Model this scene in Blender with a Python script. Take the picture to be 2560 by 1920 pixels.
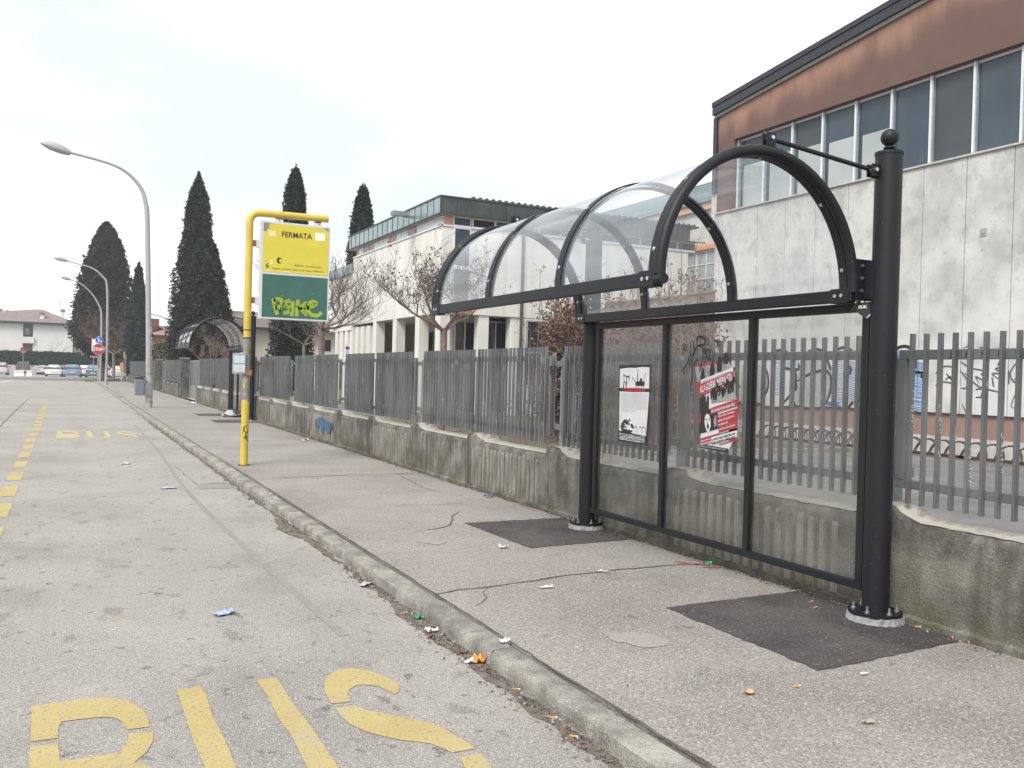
import bpy, math, random
import numpy as np
from mathutils import Vector, Matrix
random.seed(11); RNG=np.random.default_rng(11)
for o in list(bpy.data.objects): bpy.data.objects.remove(o)
S=bpy.context.scene; COL=S.collection
# ------------------------------------------------ camera, sky, sun, exposure
CW,CH,FP,CZ=2560.,1920.,2200.,1.55
YAW,PIT,ROL=math.radians(26.73),math.radians(0.548),math.radians(1.55)
F_=Vector((math.sin(YAW)*math.cos(PIT),math.cos(YAW)*math.cos(PIT),-math.sin(PIT)))
R0=Vector((math.cos(YAW),-math.sin(YAW),0)); U0=R0.cross(F_)
Rt=R0*math.cos(ROL)+U0*math.sin(ROL); Up=-R0*math.sin(ROL)+U0*math.cos(ROL)
CP=Vector((0,0,CZ))
cd=bpy.data.cameras.new('camera'); cam=bpy.data.objects.new('camera',cd); COL.objects.link(cam)
m3=Matrix((Rt,Up,-F_)).transposed(); cam.matrix_world=Matrix.Translation(CP)@m3.to_4x4()
cd.sensor_width=36; cd.lens=36*FP/CW; cd.clip_start=.05; cd.clip_end=9000; S.camera=cam
S.render.resolution_x=1024; S.render.resolution_y=768
SUN_EL,SUN_AZ=math.radians(48),math.radians(235)
w=bpy.data.worlds.new('World'); S.world=w; w.use_nodes=True; nt=w.node_tree; nt.nodes.clear()
sky=nt.nodes.new('ShaderNodeTexSky'); sky.sky_type='NISHITA'; sky.sun_disc=False
sky.sun_elevation=SUN_EL; sky.sun_rotation=SUN_AZ; sky.dust_density=2.5
tc=nt.nodes.new('ShaderNodeTexCoord'); mp=nt.nodes.new('ShaderNodeMapping'); mp.inputs['Scale'].default_value=(1,1,2.6); mp.inputs['Location'].default_value=(2.3,.9,1.4)
nz=nt.nodes.new('ShaderNodeTexNoise'); nz.inputs['Scale'].default_value=1.7; nz.inputs['Detail'].default_value=4; nz.inputs['Roughness'].default_value=.5
rp=nt.nodes.new('ShaderNodeValToRGB'); rp.color_ramp.elements[0].position=.40; rp.color_ramp.elements[1].position=.66
rp.color_ramp.elements[0].color=(0,0,0,1); rp.color_ramp.elements[1].color=(1,1,1,1)
mc=nt.nodes.new('ShaderNodeMixRGB'); mc.inputs[1].default_value=(3.6,3.78,3.9,1); mc.inputs[2].default_value=(6.2,6.3,6.4,1); mx=nt.nodes.new('ShaderNodeMixRGB'); mx.inputs[0].default_value=.93
bg=nt.nodes.new('ShaderNodeBackground'); bg.inputs[1].default_value=.1; wo=nt.nodes.new('ShaderNodeOutputWorld')
L=nt.links.new
L(tc.outputs['Generated'],mp.inputs[0]); L(mp.outputs[0],nz.inputs['Vector']); L(nz.outputs['Fac'],rp.inputs[0])
L(rp.outputs[0],mc.inputs[0]); L(mc.outputs[0],mx.inputs[2]); L(sky.outputs[0],mx.inputs[1]); L(mx.outputs[0],bg.inputs[0]); L(bg.outputs[0],wo.inputs[0])
sd=bpy.data.lights.new('sun','SUN'); sd.energy=1.4; sd.angle=math.radians(24); sd.color=(1,.96,.9)
sun=bpy.data.objects.new('sun',sd); COL.objects.link(sun)
dv=Vector((math.sin(SUN_AZ)*math.cos(SUN_EL),math.cos(SUN_AZ)*math.cos(SUN_EL),math.sin(SUN_EL)))
sun.rotation_euler=dv.to_track_quat('Z','Y').to_euler()
S.view_settings.view_transform='Standard'; S.view_settings.look='None'; S.view_settings.gamma=1
S.view_settings.exposure=1.42; S.view_settings.use_curve_mapping=False
S.render.engine='CYCLES'; S.cycles.transparent_max_bounces=16; S.cycles.max_bounces=8
PZ=.14; RZ=.053; RS=.966   # pavement level, road level, scale of road positions read on the ground plane
def ray(u,v): return F_*FP+Rt*(u-CW/2)-Up*(v-CH/2)
def at(u,v,x=None,y=None,z=None,d=None):
    r=ray(u,v)
    k=x/r.x if x is not None else y/r.y if y is not None else (z-CZ)/r.z if z is not None else d/FP
    return CP+r*k
# ------------------------------------------------ materials
def nd(t,k,**kw):
    n=t.nodes.new(k)
    for a,b in kw.items(): setattr(n,a,b)
    return n
MATS={}
def mat(name,cols,scale=3,detail=5,rough=.8,metal=0,bump=0,bscale=60,stretch=(1,1,1),lo=.35,hi=.65,
        spots=None,streak=None,spec=.5,grime=None,trans=0,speck=None,coat=0,moss=None,topdark=None,island=0,objrand=0,slopeband=None):
    """cols: 1-3 linear colours mixed by noise on world position; spots=(scale,thr,colour,amount,stretch); streak=(colour,amount,density)"""
    if name in MATS: return MATS[name]
    m=bpy.data.materials.new(name); m.use_nodes=True; t=m.node_tree; b=t.nodes['Principled BSDF']; l=t.links.new
    g=nd(t,'ShaderNodeNewGeometry'); mpp=nd(t,'ShaderNodeMapping'); mpp.inputs['Scale'].default_value=stretch; l(g.outputs['Position'],mpp.inputs[0])
    n=nd(t,'ShaderNodeTexNoise'); n.inputs['Scale'].default_value=scale; n.inputs['Detail'].default_value=detail; n.inputs['Roughness'].default_value=.6
    l(mpp.outputs[0],n.inputs['Vector'])
    r=nd(t,'ShaderNodeValToRGB'); e=r.color_ramp.elements; cols=[tuple(c) for c in cols]
    e[0].position=lo; e[1].position=hi; e[0].color=(*cols[0],1); e[1].color=(*cols[-1],1)
    if len(cols)==3: k=e.new((lo+hi)/2); k.color=(*cols[1],1)
    l(n.outputs['Fac'],r.inputs[0]); c=r.outputs[0]
    def mixc(c,fac,col,mode='MIX'):
        q=nd(t,'ShaderNodeMixRGB',blend_type=mode); l(fac,q.inputs[0]); l(c,q.inputs[1]); q.inputs[2].default_value=(*col,1); return q.outputs[0]
    def mask(sc,lo_,hi_,amt,st=(1,1,1),det=3,off=0):
        mm=nd(t,'ShaderNodeMapping'); mm.inputs['Scale'].default_value=st; mm.inputs['Location'].default_value=(off,off,off); l(g.outputs['Position'],mm.inputs[0])
        nn=nd(t,'ShaderNodeTexNoise'); nn.inputs['Scale'].default_value=sc; nn.inputs['Detail'].default_value=det; l(mm.outputs[0],nn.inputs['Vector'])
        k=nd(t,'ShaderNodeMapRange'); k.inputs['From Min'].default_value=lo_; k.inputs['From Max'].default_value=hi_; k.inputs['To Max'].default_value=amt
        l(nn.outputs['Fac'],k.inputs[0]); return k.outputs[0]
    def zmask(z0,z1,amt):
        s=nd(t,'ShaderNodeSeparateXYZ'); l(g.outputs['Position'],s.inputs[0])
        k=nd(t,'ShaderNodeMapRange'); k.inputs['From Min'].default_value=z0; k.inputs['From Max'].default_value=z1; k.inputs['To Max'].default_value=amt
        l(s.outputs[2],k.inputs[0]); return k.outputs[0]
    def mul(a,b_):
        q=nd(t,'ShaderNodeMath',operation='MULTIPLY'); l(a,q.inputs[0]); l(b_,q.inputs[1]); return q.outputs[0]
    if island:
        q=nd(t,'ShaderNodeHueSaturation'); mr=nd(t,'ShaderNodeMapRange'); mr.inputs['To Min'].default_value=1-island; mr.inputs['To Max'].default_value=1+island
        l(g.outputs['Random Per Island'],mr.inputs[0]); l(mr.outputs[0],q.inputs['Value']); l(c,q.inputs['Color']); c=q.outputs[0]
    if objrand:
        oi=nd(t,'ShaderNodeObjectInfo'); q=nd(t,'ShaderNodeHueSaturation'); mr=nd(t,'ShaderNodeMapRange'); mr.inputs['To Min'].default_value=1-objrand; mr.inputs['To Max'].default_value=1+objrand
        l(oi.outputs['Random'],mr.inputs[0]); l(mr.outputs[0],q.inputs['Value']); l(c,q.inputs['Color']); c=q.outputs[0]
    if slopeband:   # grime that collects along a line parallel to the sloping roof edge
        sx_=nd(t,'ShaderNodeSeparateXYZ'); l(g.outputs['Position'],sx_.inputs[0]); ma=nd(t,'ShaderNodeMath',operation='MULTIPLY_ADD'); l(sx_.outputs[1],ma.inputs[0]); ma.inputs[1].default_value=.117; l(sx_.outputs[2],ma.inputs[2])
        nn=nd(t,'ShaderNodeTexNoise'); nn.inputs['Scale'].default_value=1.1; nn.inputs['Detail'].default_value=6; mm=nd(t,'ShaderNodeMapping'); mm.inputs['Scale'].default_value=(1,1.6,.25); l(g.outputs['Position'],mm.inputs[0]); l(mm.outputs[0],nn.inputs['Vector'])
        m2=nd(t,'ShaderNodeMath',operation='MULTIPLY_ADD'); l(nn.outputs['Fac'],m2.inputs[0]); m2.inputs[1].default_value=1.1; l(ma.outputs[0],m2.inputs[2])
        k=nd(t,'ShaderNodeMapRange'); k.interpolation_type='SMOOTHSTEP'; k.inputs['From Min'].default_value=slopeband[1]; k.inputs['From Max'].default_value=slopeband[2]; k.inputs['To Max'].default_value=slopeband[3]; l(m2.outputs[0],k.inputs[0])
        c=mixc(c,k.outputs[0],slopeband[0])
    for sp in (spots or []): c=mixc(c,mask(sp[0],sp[1],sp[1]+sp[5] if len(sp)>5 else sp[1]+.04,sp[3],sp[4] if len(sp)>4 else (1,1,1),sp[6] if len(sp)>6 else 3,sp[0]*.37),sp[2])
    if streak: c=mixc(c,mask(streak[2],.48,.68,streak[1],(1,1,.05),4,3.1),streak[0])
    if moss: c=mixc(c,mul(zmask(moss[1],moss[2],1),mask(5,.35,.6,moss[3])),moss[0])
    if topdark: c=mixc(c,mul(zmask(topdark[1],topdark[2],1),mask(topdark[4] if len(topdark)>4 else 14,.35,.6,topdark[3],(1,1,.5) if len(topdark)<5 else (1,1,1),6)),topdark[0])
    if speck:
        for (sc,thr,col,amt) in speck: c=mixc(c,mask(sc,thr,thr+.08,amt,(1,1,1),1,sc*.1),col)
    l(c,b.inputs['Base Color']); b.inputs['Roughness'].default_value=rough; b.inputs['Metallic'].default_value=metal
    b.inputs['Specular IOR Level'].default_value=spec; b.inputs['Coat Weight'].default_value=coat
    if bump:
        nb=nd(t,'ShaderNodeTexNoise'); nb.inputs['Scale'].default_value=bscale; nb.inputs['Detail'].default_value=4; l(g.outputs['Position'],nb.inputs['Vector'])
        bb=nd(t,'ShaderNodeBump'); bb.inputs['Strength'].default_value=bump; bb.inputs['Distance'].default_value=.01
        l(nb.outputs['Fac'],bb.inputs['Height']); l(bb.outputs[0],b.inputs['Normal'])
    MATS[name]=m; return m
def flat(name,c,rough=.6,metal=0,v=.12,**k):
    return mat(name,[tuple(x*(1-v) for x in c),tuple(min(1,x*(1+v)) for x in c)],scale=k.pop('scale',9),rough=rough,metal=metal,**k)
def glassmat(name,tint,haze,ior=1.45,rough=.02,hazecol=(.6,.62,.64)):
    m=bpy.data.materials.new(name); m.use_nodes=True; t=m.node_tree; t.nodes.clear(); l=t.links.new
    o=nd(t,'ShaderNodeOutputMaterial'); tr=nd(t,'ShaderNodeBsdfTransparent'); tr.inputs[0].default_value=(*tint,1)
    gl=nd(t,'ShaderNodeBsdfGlossy'); gl.inputs['Roughness'].default_value=rough; fr=nd(t,'ShaderNodeFresnel')
    df=nd(t,'ShaderNodeBsdfDiffuse'); df.inputs[0].default_value=(*hazecol,1); tl=nd(t,'ShaderNodeBsdfTranslucent'); tl.inputs[0].default_value=(*hazecol,1)
    ad=nd(t,'ShaderNodeMixShader'); ad.inputs[0].default_value=.5; l(df.outputs[0],ad.inputs[1]); l(tl.outputs[0],ad.inputs[2])
    g=nd(t,'ShaderNodeNewGeometry'); im=nd(t,'ShaderNodeMapRange'); im.inputs['To Min'].default_value=ior; im.inputs['To Max'].default_value=1/ior; l(g.outputs['Backfacing'],im.inputs[0]); l(im.outputs[0],fr.inputs[0]); mp_=nd(t,'ShaderNodeMapping'); mp_.inputs['Scale'].default_value=(2.2,.35,2.2); l(g.outputs['Position'],mp_.inputs[0])
    n=nd(t,'ShaderNodeTexNoise'); n.inputs['Scale'].default_value=2.5; n.inputs['Detail'].default_value=5; l(mp_.outputs[0],n.inputs['Vector'])
    r=nd(t,'ShaderNodeMapRange'); r.inputs['From Min'].default_value=.35; r.inputs['From Max'].default_value=.7; r.inputs['To Min'].default_value=haze*.5; r.inputs['To Max'].default_value=haze*1.6
    l(n.outputs['Fac'],r.inputs[0])
    m1=nd(t,'ShaderNodeMixShader'); l(r.outputs[0],m1.inputs[0]); l(tr.outputs[0],m1.inputs[1]); l(ad.outputs[0],m1.inputs[2])
    m2=nd(t,'ShaderNodeMixShader'); l(fr.outputs[0],m2.inputs[0]); l(m1.outputs[0],m2.inputs[1]); l(gl.outputs[0],m2.inputs[2]); l(m2.outputs[0],o.inputs[0])
    MATS[name]=m; return m
# ------------------------------------------------ geometry helpers
class MB:
    def __init__(s): s.v=[]; s.f=[]
    def add(s,vs,fs):
        n=len(s.v); s.v+= [tuple(p) for p in vs]; s.f+=[tuple(i+n for i in f) for f in fs]; return s
    def box(s,x0,x1,y0,y1,z0,z1):
        return s.add([(x0,y0,z0),(x1,y0,z0),(x1,y1,z0),(x0,y1,z0),(x0,y0,z1),(x1,y0,z1),(x1,y1,z1),(x0,y1,z1)],
            [(0,3,2,1),(4,5,6,7),(0,1,5,4),(1,2,6,5),(2,3,7,6),(3,0,4,7)])
    def obox(s,c,ax,ay,az,hx,hy,hz):
        c=Vector(c); ax=Vector(ax)*hx; ay=Vector(ay)*hy; az=Vector(az)*hz
        return s.add([c-ax-ay-az,c+ax-ay-az,c+ax+ay-az,c-ax+ay-az,c-ax-ay+az,c+ax-ay+az,c+ax+ay+az,c-ax+ay+az],
            [(0,3,2,1),(4,5,6,7),(0,1,5,4),(1,2,6,5),(2,3,7,6),(3,0,4,7)])
    def tube(s,P,r,n=10,cap=True,ref=None):
        P=[Vector(p) for p in P]; R=r if hasattr(r,'__len__') else [r]*len(P); b=len(s.v); last=None
        for i,p in enumerate(P):
            t=(P[min(i+1,len(P)-1)]-P[max(i-1,0)])
            if t.length<1e-9: t=Vector((0,0,1))
            t.normalize()
            if last is None:
                a=Vector(ref) if ref else (Vector((0,0,1)) if abs(t.z)<.9 else Vector((1,0,0))); a=(a-t*a.dot(t)).normalized()
            else: a=(last-t*last.dot(t)).normalized()
            last=a; c=t.cross(a)
            for k in range(n):
                q=2*math.pi*k/n; s.v.append(tuple(p+(a*math.cos(q)+c*math.sin(q))*R[i]))
        for i in range(len(P)-1):
            for k in range(n):
                k2=(k+1)%n; s.f.append((b+i*n+k,b+i*n+k2,b+(i+1)*n+k2,b+(i+1)*n+k))
        if cap:
            s.f.append(tuple(b+k for k in reversed(range(n)))); s.f.append(tuple(b+(len(P)-1)*n+k for k in range(n)))
        return s
    def cyl(s,x,y,z0,z1,r,n=20,r2=None): return s.tube([(x,y,z0),(x,y,z1)],[r,r if r2 is None else r2],n)
    def sphere(s,c,r,n=16,m=10,sq=(1,1,1)):
        vs=[]; fs=[]
        for i in range(m+1):
            th=math.pi*i/m
            for k in range(n):
                ph=2*math.pi*k/n; vs.append((c[0]+r*sq[0]*math.sin(th)*math.cos(ph),c[1]+r*sq[1]*math.sin(th)*math.sin(ph),c[2]+r*sq[2]*math.cos(th)))
        for i in range(m):
            for k in range(n): fs.append((i*n+k,(i+1)*n+k,(i+1)*n+(k+1)%n,i*n+(k+1)%n))
        return s.add(vs,fs)
    def poly(s,P): return s.add(P,[tuple(range(len(P)))])
    def prism(s,P,d):   # polygon extruded along vector d
        n=len(P); d=Vector(d); Q=[tuple(Vector(p)+d) for p in P]
        return s.add(list(P)+Q,[tuple(reversed(range(n))),tuple(range(n,2*n))]+[(i,(i+1)%n,n+(i+1)%n,n+i) for i in range(n)])
    def lathe(s,c,prof,n=20):
        b=len(s.v)
        for r,z in prof:
            for k in range(n):
                q=2*math.pi*k/n; s.v.append((c[0]+r*math.cos(q),c[1]+r*math.sin(q),c[2]+z))
        for i in range(len(prof)-1):
            for k in range(n): s.f.append((b+i*n+k,b+i*n+(k+1)%n,b+(i+1)*n+(k+1)%n,b+(i+1)*n+k))
        return s
    def build(s,name,m,parent=None,smooth=False,bevel=0,fix=True):
        me=bpy.data.meshes.new(name); me.from_pydata(s.v,[],s.f)
        if fix:
            import bmesh
            bm=bmesh.new(); bm.from_mesh(me); bmesh.ops.recalc_face_normals(bm,faces=bm.faces); bm.to_mesh(me); bm.free()
        if m: me.materials.append(m)
        if smooth: me.shade_smooth(); me.set_sharp_from_angle(angle=math.radians(40))
        o=bpy.data.objects.new(name,me); COL.objects.link(o)
        if parent: o.parent=parent; o.matrix_parent_inverse=Matrix.Translation(-parent.location) if parent.type=='EMPTY' and not parent.parent else Matrix()
        if bevel: b=o.modifiers.new('bevel','BEVEL'); b.width=bevel; b.segments=2; b.limit_method='ANGLE'
        return o
def tag(o,label=None,cat=None,group=None,kind=None):
    for k,v in (('label',label),('category',cat),('group',group),('kind',kind)):
        if v: o[k]=v
    return o
def thing(name,loc,label,cat,group=None):
    e=bpy.data.objects.new(name,None); e.location=loc; COL.objects.link(e); e.empty_display_size=.2
    return tag(e,label,cat,group)
def part(mb,name,m,parent,label=None,**k):
    o=mb.build(name,m,parent,**k)
    if label: o['label']=label
    return o
def copy_tree(o,parent=None):
    c=o.copy(); COL.objects.link(c)
    if parent: c.parent=parent; c.matrix_parent_inverse=o.matrix_parent_inverse.copy()
    for ch in list(o.children): copy_tree(ch,c)
    return c
def shared(me,name,parent,loc=(0,0,0),src=None):
    """another object on the same mesh, placed by location in world metres under a thing at parent.location"""
    o=bpy.data.objects.new(name,me); COL.objects.link(o); o.location=loc
    if parent: o.parent=parent; o.matrix_parent_inverse=Matrix.Translation(-parent.location) if parent.type=='EMPTY' and not parent.parent else Matrix()
    return o
def frame3(O,U,V,N):
    O,U,V,N=map(Vector,(O,U,V,N)); return lambda a,b,h=0: tuple(O+U*a+V*b+N*h)
def text(s,fr,a,b,size,m,name,parent,h=.002,bold=0,align='LEFT',sx=1,width=None,slant=0):
    cu=bpy.data.curves.new('t','FONT'); cu.body=s; cu.size=1; cu.align_x=align; cu.offset=bold; cu.resolution_u=3
    o=bpy.data.objects.new('t',cu); me=bpy.data.meshes.new_from_object(o); bpy.data.objects.remove(o)
    xs=[v.co.x for v in me.vertices]; wd=max(xs)-min(xs)
    if width: sx=width/(wd*size)
    for v in me.vertices: v.co=Vector(fr(a+(v.co.x+slant*v.co.y)*size*sx,b+v.co.y*size,h))
    me.materials.clear(); me.materials.append(m); me.name=name
    o=bpy.data.objects.new(name,me); COL.objects.link(o)
    if parent: o.parent=parent; o.matrix_parent_inverse=Matrix.Translation(-parent.location) if parent.type=='EMPTY' and not parent.parent else Matrix()
    return o
def spline(P,n=6):
    P=[Vector(p).to_3d() for p in P]; out=[]
    for i in range(len(P)-1):
        p0,p1,p2,p3=P[max(i-1,0)],P[i],P[i+1],P[min(i+2,len(P)-1)]
        for k in range(n):
            t=k/n; out.append(.5*((2*p1)+(p2-p0)*t+(2*p0-5*p1+4*p2-p3)*t*t+(3*p1-p0-3*p2+p3)*t**3))
    out.append(P[-1]); return out
WSC=[1.0]
def ribbon(mb,fr,P,w,h=.003,smooth=5,taper=True,jit=0):
    P=spline([(p[0],p[1],0) for p in P],smooth) if smooth>1 else [Vector((p[0],p[1],0)) for p in P]
    vs=[]; n=len(P)
    for i,p in enumerate(P):
        t=P[min(i+1,n-1)]-P[max(i-1,0)]; t=t.normalized() if t.length>1e-9 else Vector((1,0,0)); q=Vector((-t.y,t.x,0))
        ww=w*WSC[0]*(.5 if not taper else .5*min(1,.35+4*min(i,n-1-i)/n))*(1+jit*random.uniform(-1,1))
        vs+=[fr(p.x+q.x*ww,p.y+q.y*ww,h),fr(p.x-q.x*ww,p.y-q.y*ww,h)]
    mb.add(vs,[(2*i,2*i+1,2*i+3,2*i+2) for i in range(n-1)])
GND=frame3((0,0,0),(1,0,0),(0,1,0),(0,0,1))
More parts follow.
